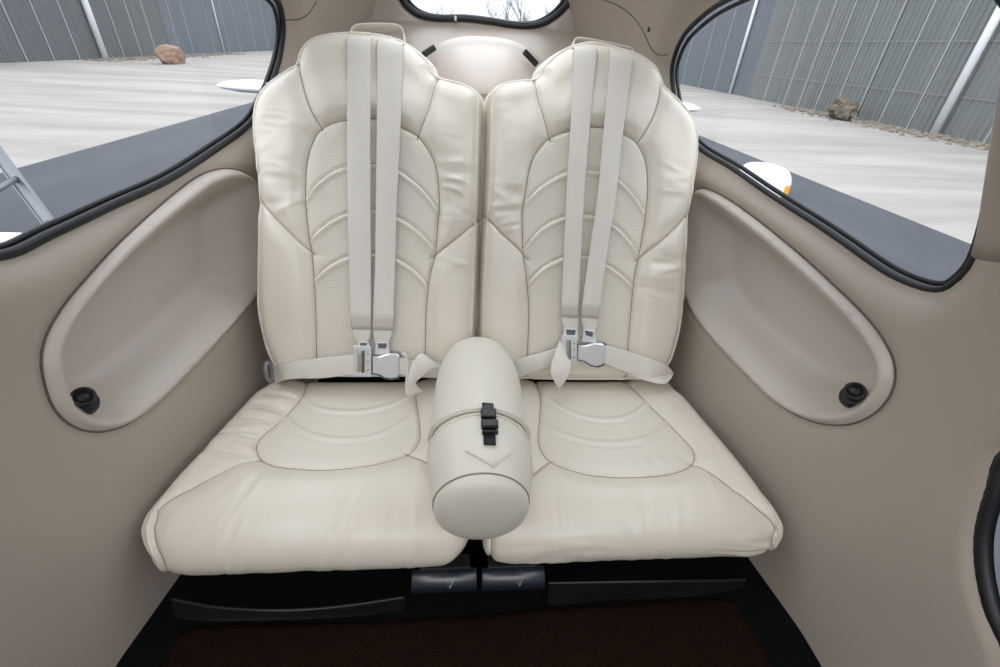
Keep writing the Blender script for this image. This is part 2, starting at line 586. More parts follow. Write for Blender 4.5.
# the door behind the right wall: rubber seal, grey reveal and dark panel
Vd, Fd, _ = triangulate(door_R, [], [], .03)
door = mesh_obj('door_1', wall_point(1, Vd[:, 0], Vd[:, 1], .05), Fd[:, ::-1], M_glassblue)
tag(door, kind='structure')
Rd = resample(door_R, .012, True)
MB().tube(wall_point(1, Rd[:, 0], Rd[:, 1], .016), .0105, True, 12).build('door_seal', M_rubber, door)
cd = Rd.mean(0)
Rd2 = Rd + (cd - Rd) * .10
MB().tube(wall_point(1, Rd2[:, 0], Rd2[:, 1], .04), .012, True, 12).build('door_rim', M_lever, door)

# ceiling
def ceiling():
    ys = np.linspace(-.52, Y1 + .08, 82)
    tmax = (Z_SPLIT + .2) / .5
    kmax = (1 - tmax ** 2.4) ** (1 / 2.2)
    ks = np.concatenate([[-kmax - .05], np.linspace(-kmax, kmax, 41), [kmax + .05]])
    V, F = [], []
    for y in ys:
        hw = float(half_width(y, -.2))
        for k in ks:
            o_ = .006 if abs(k) > kmax + .01 else 0
            V.append((XC + k * hw + math.copysign(o_, k), y, -.2 + .5 * (1 - abs(k) ** 2.2) ** (1 / 2.4) + o_))
    n = len(ks)
    G = []
    for i in range(len(ys) - 1):
        for k in range(n - 1):
            q = (i * n + k, (i + 1) * n + k, (i + 1) * n + k + 1, i * n + k + 1)
            # unseen roof window, added in the headliner to give the seats top light
            (G if 9 <= k < n - 10 and .62 < ys[i] < 1.60 else F).append(q)
    gl = tag(mesh_obj('added_roof_window', np.array(V) + np.array([0, 0, .012]), G, M_glass), kind='structure')
    gy = sorted({V[j][1] for q in G for j in q})
    def edge(k, yy): return [v for i, v in enumerate(V) if i % n == k and v[1] in yy]
    i0, i1 = list(ys).index(gy[0]), list(ys).index(gy[-1])
    lp = [V[i0 * n + k] for k in range(9, n - 9)] + [V[i * n + n - 10] for i in range(i0 + 1, i1)] + [V[i1 * n + k] for k in range(n - 10, 8, -1)] + [V[i * n + 9] for i in range(i1 - 1, i0, -1)]
    MB().tube(lp, .009, True, 10).build('window_seal', M_rubber, gl)
    return tag(mesh_obj('ceiling', V, F, M_ceil), kind='structure')
ceil_ob = ceiling()

# rear bulkhead with its window
def rear_pt(V, off=0.0):
    x, z = V[:, 0], V[:, 1]
    r2 = ((x - XC) / .40) ** 2 + ((z - .05) / .35) ** 2
    slope = 2.6 * np.maximum(0, .045 - z)            # below its window the trim runs forward as a sloping ledge
    return np.stack([x, np.maximum(Y1 - .02 + .05 * (1 - np.clip(r2, 0, 1)) + off - slope, 1.21), z], -1)
zz = np.concatenate([np.linspace(-.6, .15, 20), np.linspace(.17, .2995, 24)])
hwz = half_width(np.maximum(Y1 - 2.6 * np.maximum(0, .045 - zz), 1.21), zz) + .004
bl = np.vstack([np.stack([XC + hwz, zz], 1), np.stack([XC - hwz[::-1], zz[::-1]], 1)])
bl = resample(bl, .02, True)
def rp(px, py):
    p = on_plane(px, py, (0, 1.775, 0), (0, 1, 0)); return (p[0], p[2])
rw = [rp(*p) for p in [(400, -6), (406, 5), (418, 14), (436, 18), (463, 18), (490, 21), (520, 25.5), (540, 24), (556, 15), (567, 3), (571, -6)]] + [(.335, .17), (.30, .225), (.2, .25), (.03, .255), (-.1, .25), (-.19, .225), (-.215, .17)]
rw = resample(catmull(rw, 6, True), .008, True)
Vb, Fb, _ = triangulate(bl, [rw], [], .012)
db = seg_dist(Vb, rw, True)
P = rear_pt(Vb)
P[:, 1] += .012 * np.exp(-(db / .012) ** 2)
wall_rear = tag(mesh_obj('wall_rear', P, Fb, M_trim, None, True, Vb), kind='structure')
Vg, Fg, _ = triangulate(rw, [], [], .03)
win3 = tag(mesh_obj('window_3', rear_pt(Vg, .02), Fg, M_glass), kind='structure')
Rw = resample(rw, .012, True)
MB().tube(rear_pt(Rw, .004), .0095, True, 10).build('window_seal', M_rubber, win3)
cw = Rw.mean(0)
MB().tube(rear_pt(Rw + (cw - Rw) * .06, .016), .006, True, 8).build('inner_seal', M_rubber, win3)
pj = on_plane(455.5, 18.5, (0, 1.76, 0), (0, 1, 0))
MB().box((pj[0], 1.762, pj[2]), (.008, .02, .014), None, .003).build('seal_joint', M_white, win3)

# seams between headliner and window surround
def seam_trim(name, pxs, sgn):
    P = [hit_wall(x, y, sgn) for x, y in pxs]
    P = catmull(P, 6)
    pts = wall_point(sgn, P[:, 0], P[:, 1], -.0005)
    return tag(MB().tube(pts, .0014, False, 6).build(name, M_trimline), kind='structure')
seam_trim('trim_1', [(598, -2), (620, 6.6), (636, 20), (645.7, 36), (651, 48), (658, 54.5), (668, 55)], 1)
seam_trim('trim_2', [(316, 2), (309, 13), (299.5, 19), (286, 20)], -1)
ph = hit_wall(649, 29, 1)
hp = wall_point(1, ph[0], ph[1], -.002)
MB().tube([hp, hp + np.array([.01, 0, 0])], .006, False, 10).build('screw_hole', M_black, wall_right)['label'] = 'small black screw recess'

# parcel shelf and floor
def slab(name, x0, x1, y0, y1, z0, z1, mat, bev=.004):
    o = MB().box(((x0 + x1) / 2, (y0 + y1) / 2, (z0 + z1) / 2), (x1 - x0, y1 - y0, z1 - z0), None, bev).build(name, mat)
    return o
shelf_v = []
ysx = np.linspace(1.19, 1.74, 12)
hwS = half_width(ysx, -.1) - .002
sv = [(XC - h, y, -.10) for y, h in zip(ysx, hwS)] + [(XC + h, y, -.10) for y, h in zip(ysx, hwS)]
sv += [(a, b, -.12) for a, b, c in sv]
n_ = len(ysx); m_ = 2 * n_
sf = [(i, i + n_, i + 1 + n_, i + 1) for i in range(n_ - 1)] + [(m_ + i, m_ + i + 1, m_ + i + 1 + n_, m_ + i + n_) for i in range(n_ - 1)] + [(0, m_, m_ + n_, n_)]
tag(mesh_obj('trim_3', sv, sf, M_trim, smooth=False), kind='structure')
ysx = np.linspace(Y0, 1.3, 10)
hwF = half_width(ysx, FLOOR_Z) + .03
fv = [(XC - h, y, FLOOR_Z) for y, h in zip(ysx, hwF)] + [(XC + h, y, FLOOR_Z) for y, h in zip(ysx, hwF)]
fv += [(a, b, c - .02) for a, b, c in fv]
n_ = len(ysx); m_ = 2 * n_
ff = [(i, i + n_, i + 1 + n_, i + 1) for i in range(n_ - 1)] + [(m_ + i, m_ + i + 1, m_ + i + 1 + n_, m_ + i + n_) for i in range(n_ - 1)]
tag(mesh_obj('floor', fv, ff, M_void, smooth=False), kind='structure')
# riser under the seats
hwr = float(half_width(.53, -.85)) - .012
tag(slab('trim_5', XC - hwr, XC + hwr, .515, .53, FLOOR_Z, -.80, M_void, .002), kind='structure')
# lower front bulkhead of the cabin, behind the camera, added to block low light
tag(slab('wall_front', XC - .655, XC + .655, Y0 - .02, Y0, FLOOR_Z, .13, M_trim, .002), kind='structure')

# pillar on the right, with its base seam
pb = np.array([XC + float(half_width(.43, -.19)) + .004, .425, -.195])
pil_px = [(1001, 262), (1004, 235), (1010, 190), (1017, 140), (1024, 100)]
base = on_plane(1010, 246, (0, .44, 0), (0, 1, 0))
top = on_plane(1036, 100, (0, .47, 0), (0, 1, 0))
ppts = np.array([base + (top - base) * t for t in np.linspace(-.06, 2.0, 12)])
rad = np.array([.030] + [.028] * 11)
pillar = tag(MB().tube(ppts, rad, False, 24, flat=1.0).build('trim_4', M_trim), kind='structure')

# ------------------------------------------------------------------ brown carpet
cp = [on_plane(x, y, (0, 0, FLOOR_Z + .008), (0, 0, 1))[:2] for x, y in [(178, 630), (200, 624), (280, 621), (400, 618), (475, 614), (546, 606), (640, 600), (722, 596), (738, 602), (775, 667)]]
cp += [np.array([.56, .05]), np.array([-.50, .05]), on_plane(160, 667, (0, 0, FLOOR_Z + .008), (0, 0, 1))[:2]]
cp = resample(np.array(cp), .01, True)
Vc, Fc, _ = triangulate(cp, [], [], .008)
dc = seg_dist(Vc, cp, True)
hc = .010 * smoothstep(dc / .012) + RNG.normal(0, .0012, len(Vc))
tag(mesh_obj('carpet_mat', np.column_stack([Vc, FLOOR_Z + .001 + hc]), Fc, M_carpet, None, True, Vc),
    'dark brown pile carpet mat on the black floor below the seats', 'carpet')

# ------------------------------------------------------------------ seats
T_BACK = .075
BN = np.array([0, -.930, .366]); BN /= np.linalg.norm(BN)
BV = np.array([0, .366, .930]); BV /= np.linalg.norm(BV)
B0 = np.array([0, .80, -.69]) - T_BACK * BN
def back_pt(a, b, h):
    a, b, h = (np.asarray(q, float) for q in (a, b, h))
    return B0 + a[..., None] * np.array([1., 0, 0]) + b[..., None] * BV + h[..., None] * BN
def back_px(px, py, h):
    p = on_plane(px, py, B0 + h * BN, BN) - B0
    return np.array([p[0], p @ BV])
def backs(pts, h):
    return [back_px(x, y, h) for x, y in pts]

def extend(L, e0=.0, e1=.0):
    L = np.asarray(L, float)
    out = [L]
    if e0:
        d = L[0] - L[1]; out.insert(0, (L[0] + d / np.linalg.norm(d) * e0)[None])
    if e1:
        d = L[-1] - L[-2]; out.append((L[-1] + d / np.linalg.norm(d) * e1)[None])
    return np.vstack(out)

from mathutils import noise as mnoise
def wrinkle(a, b, seed, fa=9.0, fb=95.0, mask=None):
    """irregular soft creases, long in a and short in b"""
    out = np.zeros(len(a))
    idx = np.arange(len(a)) if mask is None else np.where(mask > .02)[0]
    for i in idx:
        u, v = a[i], b[i]
        w = mnoise.noise(Vector((u * fa * .9, v * fb * .12, seed * 1.7)))
        n1 = mnoise.noise(Vector((u * fa * 1.3 + w, v * fb * .30 + 2.2 * w + u * 6 * math.sin(seed), seed * 3.1 + 5)))
        n2 = mnoise.noise(Vector((u * fa * 2.4, v * fb * .55 + 1.5 * w, seed * 2.3 + 11)))
        out[i] = (1 - 2.6 * abs(n1)) * .8 + .5 * n2
    return out

SEATS = {
 'left': dict(
  outline=[(287.8, 74), (273, 84.7), (263.5, 95.5), (258, 109), (256.3, 128), (257.5, 147), (260, 165.6), (261.5, 200), (261, 254), (260.5, 289), (262, 313), (266, 335), (272.5, 354), (281, 366),
           (300, 373), (340, 376.5), (400, 377), (450, 377), (470, 376), (475.5, 368), (476, 329), (478, 281), (480, 227), (481.5, 171), (483, 128), (483.5, 107), (481.5, 97), (474, 89.6), (464.4, 84.7), (451, 81), (437.6, 75.6),
           (434, 67), (426.6, 58.5), (414.5, 48.5), (403.7, 42.5), (390, 38.5), (374, 36), (348.4, 35), (331, 37), (317, 41), (307.5, 48), (301, 58), (297.5, 66.4)],
  insert=[(316.5, 384), (316.3, 358), (315.3, 308), (314, 281), (311.5, 251), (309.3, 240), (306.6, 216), (305.3, 200), (305.3, 182), (306.6, 163), (310.7, 147), (317.4, 133), (326, 126), (336, 122), (347, 120), (372, 118.3), (390, 122), (401.8, 127.5), (411, 132), (418.5, 137), (428, 149.4), (434.7, 163), (438.3, 182), (439.3, 205), (437.6, 227), (435.4, 254), (430.7, 271.5), (428, 289), (425.8, 321), (425.3, 354), (425.5, 386)],
  head_l=[(296, 62), (298, 66), (301, 78), (306.6, 97), (313, 113), (320.6, 126.5), (322.5, 130)], head_r=[(438, 72.5), (437.4, 75), (433.4, 91.5), (428, 111.7), (418.5, 136), (417, 140)],
  diag_l=[(257, 200), (266, 208.5), (285, 227), (301, 243), (311, 251.6), (314.5, 255)], diag_r=[(484, 216), (475, 223), (459, 236.4), (440, 251), (436, 254.5), (431, 258.5)],
  arcs=[[(308, 196), (314.7, 186), (328, 174), (339, 168), (350, 165.6), (374, 163.5), (390, 166), (399.7, 170.5), (410.5, 178), (421, 187), (430.7, 198), (437.5, 208)],
        [(310, 239.5), (317.4, 231), (331, 220), (341.7, 214.5), (352, 211.5), (374, 209.5), (388, 212.5), (398, 217), (410.5, 224), (424, 235), (435.5, 248.5)],
        [(313.5, 280), (319, 274), (328, 266), (339, 259.5), (350, 255.5), (374, 253), (388, 254.5), (397, 258), (410.5, 266), (421, 275.5), (428.5, 284.5)]],
  seeds=[('headrest_panel', (330, 85)), ('center_insert', (335, 320)), ('upper_bolster', (285, 150)), ('upper_bolster', (460, 150)), ('lower_bolster', (290, 300)), ('lower_bolster', (450, 310))],
  wr=[((282, 192), 40, 30, .0022), ((456, 190), 34, 34, .0022), ((285, 135), 30, 30, .0010), ((455, 268), 24, 22, .0012)]),
 'right': dict(
  outline=[(534.3, 77.3), (535.7, 72), (545, 61.5), (558.6, 51.8), (573.4, 46), (585, 44.5), (600, 46), (616, 50), (631, 55), (643, 61), (652.4, 70), (659, 81), (661.5, 88),
           (670, 97), (682, 110), (690, 124), (693.6, 140), (693.6, 155), (690.5, 182), (687.5, 200), (685, 216), (682, 254), (680.5, 289), (678.5, 316), (673.5, 340), (668, 356), (663, 364),
           (655, 372), (630, 378.5), (570, 380), (510, 378), (484, 376), (478.5, 368), (478, 329), (479.2, 267), (482.5, 200), (484.6, 150), (485.4, 108), (487, 98), (491, 92), (499, 85), (515.5, 81), (528, 79.5)],
  insert=[(527.4, 386), (527.6, 355), (529, 313), (528, 294), (525.7, 270), (523.3, 254), (522.2, 216), (524.4, 200), (527.6, 179), (531.6, 161.6), (538.4, 149.4), (549, 138.7), (558.6, 134), (569.4, 130.6), (585, 127), (605, 128), (617, 131.5), (625.5, 135), (635, 141), (643, 153.5), (647, 168), (647.8, 195), (645.5, 216), (641, 246), (637.6, 262), (633.5, 286), (630.8, 316), (628, 351), (627.5, 386)],
  head_l=[(534, 74), (535, 78), (538.4, 101), (543.8, 120), (549, 137), (550.5, 142)], head_r=[(662, 84), (661, 88), (657.8, 103.6), (649.7, 122.5), (640.3, 138.7), (637, 143.5)],
  diag_l=[(474, 205), (483, 213.5), (502, 233.7), (518, 248.5), (523.5, 255), (528, 260.5)], diag_r=[(688, 216), (679.4, 224), (660.5, 240.5), (644, 254), (640.4, 257.5), (635.5, 261.5)],
  arcs=[[(527, 199), (531.5, 194), (542.4, 184.5), (556, 176), (566.7, 172), (585, 169.5), (605, 172.5), (620, 180), (629.5, 189.5), (638, 201), (644.5, 213)],
        [(523.5, 248), (534.3, 233.7), (547.8, 223), (564, 216.5), (583, 214), (600, 217), (613.3, 224), (625.5, 235), (637, 251), (639.5, 255)],
        [(526.5, 282.5), (530, 278.5), (539.7, 269), (553.2, 260.7), (566, 256.4), (583, 255), (597, 258.5), (608, 264.7), (620, 273), (633.5, 286)]],
  seeds=[('headrest_panel', (555, 90)), ('center_insert', (545, 320)), ('upper_bolster', (505, 150)), ('upper_bolster', (670, 160)), ('lower_bolster', (500, 310)), ('lower_bolster', (655, 320))],
  wr=[((502, 200), 28, 34, .0020), ((660, 265), 28, 30, .0026), ((667, 190), 26, 36, .0014), ((500, 130), 20, 24, .0008)]),
}

def build_back(spec, seed, root):
    H_OUT, H_SEAM = .020, .068
    out = resample(catmull(backs(spec['outline'], H_OUT), 5, True), .0045, True)
    ins = extend(resample(catmull(backs(spec['insert'], H_SEAM), 5), .004), .03, .03)
    seams = [ins]
    for k in ('head_l', 'head_r', 'diag_l', 'diag_r'):
        seams.append(resample(catmull(backs(spec[k], H_SEAM), 5), .004))
    arcs = [resample(catmull(backs(a, H_SEAM), 5), .004) for a in spec['arcs']]
    ins_s = np.vstack([ins[2:-2]])
    feats = []
    for s in arcs:
        for dv in (.0035, 0, -.0035, -.0070, -.0105):
            q = s + np.array([0, dv])
            q = q[inside(q, ins) & (seg_dist(q, ins) > .0025)]
            if len(q) > 3: feats.append(q)
    V, F, reg = triangulate(out, [], seams, .0035, (), feats)
    lab = label_regions(V, F, reg, [(n, back_px(*p, H_SEAM)) for n, p in spec['seeds']])
    a, b = V[:, 0], V[:, 1]
    d = seg_dist(V, out, True)
    ds = np.min([seg_dist(V, s) for s in seams], 0)
    da = np.min([seg_dist(V, s) for s in arcs], 0)
    w_arc = [seg_dist(V, np.asarray(s) - np.array([0, .0085])) for s in arcs]
    da2 = np.min(w_arc, 0)
    inp = inside(V, ins)
    u = np.clip(d / .05, 0, 1)
    h = T_BACK * (1 - (1 - u) ** 2.6) ** (1 / 2.2)
    h = h - .0065 * np.exp(-(ds / .0036) ** 2) + .0055 * (1 - np.exp(-(ds / .022) ** 2)) - .0035
    # the sides stand proud of the insert
    di = seg_dist(V, ins)
    h = h + np.where(inp, -.008 * smoothstep(di / .05), .006 * smoothstep(di / .03) * smoothstep((.10 - di) / .06))
    arcm = inp * smoothstep(di / .006)
    h = h + arcm * (-.0032 * np.exp(-(da / .0034) ** 2) + .0022 * np.exp(-(da2 / .0045) ** 2))
    for s in arcs:                               # each tier steps up below its arc and fades downward
        o_ = np.argsort(s[:, 0])
        below = np.interp(a, s[o_, 0], s[o_, 1]) - b
        h = h + arcm * .0062 * np.where(below > 0, np.exp(-below / .022), 0) * smoothstep(below / .004)
    # cover seam just inside the edge welt
    h = h - .0028 * np.exp(-((d - .0185) / .0028) ** 2)
    # leather creases where the cover is pulled round a curve
    for (cx_, cy_), sx, sy, amp in spec['wr']:
        c0 = back_px(cx_, cy_, H_SEAM); sc = .0021
        m = np.exp(-((a - c0[0]) / (sx * sc)) ** 2 - ((b - c0[1]) / (sy * sc)) ** 2) * (~inp) * smoothstep(ds / .012) * smoothstep(d / .02)
        h = h + 2.1 * amp * m * wrinkle(a, b, seed + int(cx_), fa=7, fb=120, mask=m)
    h = h + .0009 * wrinkle(a, b, seed + 3, fa=9, fb=45) * smoothstep(d / .02) * (~inp)
    P = back_pt(a, b, h)
    # rear shell
    n = len(out)
    sh = np.vstack([back_pt(out[:, 0], out[:, 1], np.full(n, -.001)), back_pt(out[:, 0], out[:, 1], np.full(n, -.035))])
    c = out.mean(0)
    inn = c + (out - c) * .93
    sh = np.vstack([sh, back_pt(inn[:, 0], inn[:, 1], np.full(n, -.055))])
    sf = []
    for r in range(2):
        sf += [(r * n + i, (r + 1) * n + i, (r + 1) * n + (i + 1) % n, r * n + (i + 1) % n) for i in range(n)]
    sf.append(tuple(2 * n + i for i in range(n))[::-1])
    # front face of the shell lies under the panels
    back = mesh_obj('backrest', sh, sf, M_leather, root, True)
    for i, (nm, _) in enumerate(spec['seeds']):
        sub_mesh(nm, P, F[lab == i], M_perf if nm == 'center_insert' else M_leather, back, V)
    MB().tube(back_pt(out[:, 0], out[:, 1], np.full(n, .004)), .0042, True, 8).build('edge_piping', M_pipe, back)
    o2 = resample(out + loop_normals(out) * .0125, .006, True)
    k_ = [((V - q) ** 2).sum(1).argmin() for q in o2]
    hh = np.array([np.median(h[np.take(k_, range(i_ - 2, i_ + 3), mode='wrap')]) for i_ in range(len(k_))])
    MB().tube(back_pt(o2[:, 0], o2[:, 1], hh + .0004), .0026, True, 8).build('edge_piping', M_pipe, back)
    # the sewn line at the bottom of every seam
    tb = MB()
    for L_ in seams:
        L_ = L_[inside(L_, out)]
        if len(L_) < 3: continue
        k_ = [((V - q) ** 2).sum(1).argmin() for q in L_]
        tb.tube(P[k_] + BN * .0002, .0010, False, 5)
    for L_ in arcs:
        L_ = L_[inside(L_, ins)]
        k_ = [((V - q) ** 2).sum(1).argmin() for q in L_]
        tb.tube(P[k_] + BN * .0001, .0008, False, 5)
    tb.build('seam_thread', M_thread, back)
    return back, out

# --- cushions: a profile swept across, shaped in (x, t) along its length
PROF = catmull([(.93, -.755), (.885, -.738), (.862, -.704), (.835, -.6935), (.74, -.688), (.64, -.683), (.56, -.682), (.51, -.688), (.472, -.703), (.447, -.726), (.437, -.752), (.443, -.778), (.466, -.792), (.52, -.796), (.62, -.796)], 12)
_ps = np.concatenate([[0], np.cumsum(np.linalg.norm(np.diff(PROF, axis=0), axis=1))])
def prof(t):
    return np.stack([np.interp(t, _ps, PROF[:, 0]), np.interp(t, _ps, PROF[:, 1])], -1)
def prof_n(t):
    e = .004
    d = prof(t + e) - prof(t - e); d /= np.linalg.norm(d, axis=-1)[..., None] + 1e-9
    return np.stack([d[..., 1], -d[..., 0]], -1) * -1.0 * np.sign(1.0)
def cush_px(px, py):
    """nearest hit of the pixel's ray with the swept profile -> (x, t)"""
    r = ray(px, py)
    A, B = PROF[:-1], PROF[1:]
    best = None
    for i in range(len(A)):
        # solve d*(ry, rz) = A + s (B-A)
        m = np.array([[r[1], -(B[i] - A[i])[0]], [r[2], -(B[i] - A[i])[1]]])
        det = np.linalg.det(m)
        if abs(det) < 1e-9: continue
        d, s = np.linalg.solve(m, A[i])
        if -1e-6 <= s <= 1 + 1e-6 and d > 0 and (best is None or d < best[0]):
            best = (d, r[0] * d, _ps[i] + s * (_ps[i + 1] - _ps[i]))
    return None if best is None else np.array(best[1:])
def cushs(pts):
    return [q for q in (cush_px(x, y) for x, y in pts) if q is not None]

CUSH = {
 'left': dict(
  left=[(274, 382.6), (256, 392.5), (232.6, 417.7), (202, 451), (167.8, 487), (148, 512.4), (142.5, 528), (144.5, 545), (152, 561)],
  right_x=.0265,
  insert=[(310.5, 380.5), (303, 391.6), (292, 406), (277.6, 420.4), (263, 432), (257, 439.3), (255.5, 446.5), (258.7, 455.5), (265, 460), (274, 463.6), (292, 466), (318, 467.3), (336, 467), (372, 462), (390, 458), (408, 452), (417, 443), (420, 435), (419.7, 424), (418, 409.6), (416, 397), (414.5, 380.5)],
  seam_l=[(263, 459), (257.8, 457.8), (238, 463.6), (220, 472.6), (202, 481.6), (187.6, 489.7), (175, 496), (166, 501.6), (157, 509)],
  seam_r=[(405, 451), (409.4, 453), (424, 460), (445, 470), (470, 484)],
  arcs=[[(300, 399), (306, 405), (318, 410.5), (339.6, 413.6), (363, 413), (386.4, 408), (401, 402), (415, 395)], [(283, 420), (295.6, 430.5), (318, 439), (336, 441.6), (363, 440.6), (381, 435.7), (399, 426.7), (417, 412.5)]],
  seeds=[('front_pad', (320, 500)), ('seat_insert', (340, 425)), ('side_bolster', (230, 450)), ('side_bolster', (430, 430))],
  wr=[((275, 410), 26, 26, .0024), ((238, 440), 30, 24, .0024)]),
 'right': dict(
  right=[(673, 388), (684, 396), (702, 417), (723.6, 442), (741.6, 463.6), (759.6, 489), (767, 498), (777.6, 516), (783, 529), (782, 541), (774, 551)],
  left_x=.0345,
  insert=[(537.5, 383.5), (540.7, 395), (540.7, 406), (539, 424), (538.4, 436.6), (541, 447), (549, 458), (563.6, 465.4), (587, 471.7), (614, 474.4), (636, 475), (657, 473.5), (675, 470.8), (687.6, 466), (693, 462), (695.7, 455.5), (694, 447), (684, 435.7), (666, 417.7), (648, 400.6), (633.6, 386)],
  seam_l=[(553, 459), (549, 460.5), (538.4, 469), (527, 479), (505, 498)],
  seam_r=[(690, 461.5), (695, 462.7), (702, 466), (720, 478), (734, 489), (741.6, 493.5), (759.6, 509), (772, 520.5), (778, 530)],
  arcs=[[(541, 393), (545, 397.5), (560, 408), (578, 416.5), (599.6, 421), (623, 420), (637, 414.5), (651, 404)], [(540, 421), (556.4, 433), (578, 441), (605, 445), (632, 444), (648, 440), (660.6, 433), (671, 423)]],
  seeds=[('front_pad', (640, 510)), ('seat_insert', (600, 455)), ('side_bolster', (720, 460)), ('side_bolster', (520, 440))],
  wr=[((745, 553), 24, 10, .0025), ((560, 552), 40, 12, .0012)]),
}
def build_cushion(spec, seed, root, side):
    T0, T1 = .03, _ps[-1] - .002
    if side == 'left':
        e = np.array(cushs(spec['left'])); xo = e[:, 0]; to = e[:, 1]
        o = np.argsort(to); xo, to = xo[o], to[o]
        edge = lambda t: np.interp(t, to, xo)
        ts = np.linspace(T0, T1, 120)
        rxe = lambda t: spec['right_x'] - .05 * (1 - np.sqrt(1 - np.clip((t - .455) / .115, 0, .995) ** 2))
        out = np.vstack([np.stack([edge(ts) - .012, ts], 1), np.stack([rxe(ts[::-1]), ts[::-1]], 1)])
    else:
        e = np.array(cushs(spec['right'])); xo = e[:, 0]; to = e[:, 1]
        o = np.argsort(to); xo, to = xo[o], to[o]
        edge = lambda t: np.interp(t, to, xo)
        ts = np.linspace(T0, T1, 120)
        out = np.vstack([np.stack([np.full(120, spec['left_x']), ts], 1), np.stack([edge(ts[::-1]) + .010, ts[::-1]], 1)])
    out = resample(out, .005, True)
    ins = extend(resample(catmull(cushs(spec['insert']), 5), .004), .12, .12)
    seams = [ins] + [resample(catmull(cushs(spec[k]), 5), .004) for k in ('seam_l', 'seam_r')]
    # the side seams run on over the nose to the lower edge
    s1, s2 = seams[1], seams[2]
    inset = .016
    if side == 'left':
        tail = [(float(edge(t)) + inset, t) for t in np.linspace(s1[-1][1] + .015, T1, 20)]
        seams[1] = np.vstack([s1, tail])
        seams[2] = extend(s2, 0, .3)
        clamp = spec['right_x'] - .016
        seams[2] = np.array([(min(p[0], clamp), p[1]) for p in s2] + [(clamp, t) for t in np.linspace(s2[-1][1] + .02, T1 + .01, 20)])
    else:
        tail = [(float(edge(t)) - inset, t) for t in np.linspace(s2[-1][1] + .015, T1, 20)]
        seams[2] = np.vstack([s2, tail])
        clamp = spec['left_x'] + .016
        seams[1] = np.array([(max(p[0], clamp), p[1]) for p in s1] + [(clamp, t) for t in np.linspace(s1[-1][1] + .02, T1 + .01, 20)])
    arcs = [resample(catmull(cushs(a), 5), .004) for a in spec['arcs']]
    feats = []
    for s in arcs:
        for dv in (.0035, 0, -.0045, -.009, -.0135):
            q = s + np.array([0, dv])
            q = q[inside(q, ins) & (seg_dist(q, ins) > .0025)]
            if len(q) > 3: feats.append(q)
    V, F, reg = triangulate(out, [], seams, .0040, (), feats)
    lab = label_regions(V, F, reg, [(n, cush_px(*p)) for n, p in spec['seeds']])
    x, t = V[:, 0], V[:, 1]
    dl = seg_dist(V, out[[0]] if False else out, True)
    # distance to the two side edges only
    if side == 'left':
        dx = np.minimum(x - edge(t) + .012, rxe(t) - x)
    else:
        dx = np.minimum(edge(t) + .010 - x, x - spec['left_x'])
    ds = np.min([seg_dist(V, s) for s in seams], 0)
    da = np.min([seg_dist(V, s) for s in arcs], 0)
    da2 = np.min([seg_dist(V, np.asarray(s) - np.array([0, .009])) for s in arcs], 0)
    inp = inside(V, ins)
    di = seg_dist(V, ins)
    off = -.0055 * np.exp(-(ds / .0036) ** 2) + .006 * (1 - np.exp(-(ds / .025) ** 2)) - .004
    off += np.where(inp, -.006 * smoothstep(di / .05), .004 * smoothstep(di / .04))
    off += inp * smoothstep(di / .006) * (-.0022 * np.exp(-(da / .003) ** 2) + .0040 * np.exp(-(da2 / .0065) ** 2))
    for (cx_, cy_), sx, sy, amp in spec['wr']:
        c0 = cush_px(cx_, cy_)
        if c0 is None:
            q_ = on_plane(cx_, cy_, (0, .44, 0), (0, 1, 0)); c0 = np.array([q_[0], .545])
        m = np.exp(-((x - c0[0]) / (sx * .0021)) ** 2 - ((t - c0[1]) / (sy * .0026)) ** 2) * smoothstep(ds / .01) * (~inp)
        off += 2.6 * amp * m * wrinkle(x, t, seed + int(cx_), fa=5, fb=190, mask=m)
    # fine stretch creases across the front pad
    frontm = smoothstep((t - .33) / .05) * smoothstep((.62 - t) / .06) * smoothstep(dx / .05)
    off += .0016 * frontm * wrinkle(t, x, seed + 9, fa=5, fb=95, mask=frontm)
    yz = prof(t)
    e_ = .003
    d_ = prof(np.clip(t + e_, 0, _ps[-1])) - prof(np.clip(t - e_, 0, _ps[-1]))
    d_ /= np.linalg.norm(d_, axis=1)[:, None] + 1e-9
    nrm = np.stack([d_[:, 1], -d_[:, 0]], 1)           # outward: up on the top, forward on the nose
    up = np.sign((nrm * np.array([0, 1])).sum(1)[np.argmin(np.abs(t - .2))])
    nrm *= up
    k = np.clip(dx / .034, 0, 1)
    k = .30 + .70 * (1 - (1 - k) ** 2.4) ** (1 / 2.2)
    C = np.stack([np.maximum(yz[:, 0], .492), np.full(len(t), -.745)], 1)
    yz2 = C + (yz - C) * k[:, None] + nrm * off[:, None]
    P = np.column_stack([x, yz2])
    # base pan carries the panels
    hx0, hx1 = out[:, 0].min() + .03, out[:, 0].max() - .03
    pan = MB().box(((hx0 + hx1) / 2, .68, -.765), (hx1 - hx0, .38, .04), None, .01).build('cushion', M_leather, root)
    for i, (nm, _) in enumerate(spec['seeds']):
        sub_mesh(nm, P, F[lab == i], M_smooth if nm == 'seat_insert' else M_leather, pan, V)
    tb = MB()
    for L_ in seams:
        L_ = L_[inside(L_, out)]
        if len(L_) < 3: continue
        k_ = [((V - q) ** 2).sum(1).argmin() for q in L_]
        k_ = [q for i_, q in enumerate(k_) if i_ == 0 or q != k_[i_ - 1]]
        tb.tube(P[k_] + np.array([0, -.0002, .0002]), .0010, False, 5)
    tb.build('seam_thread', M_thread, pan)
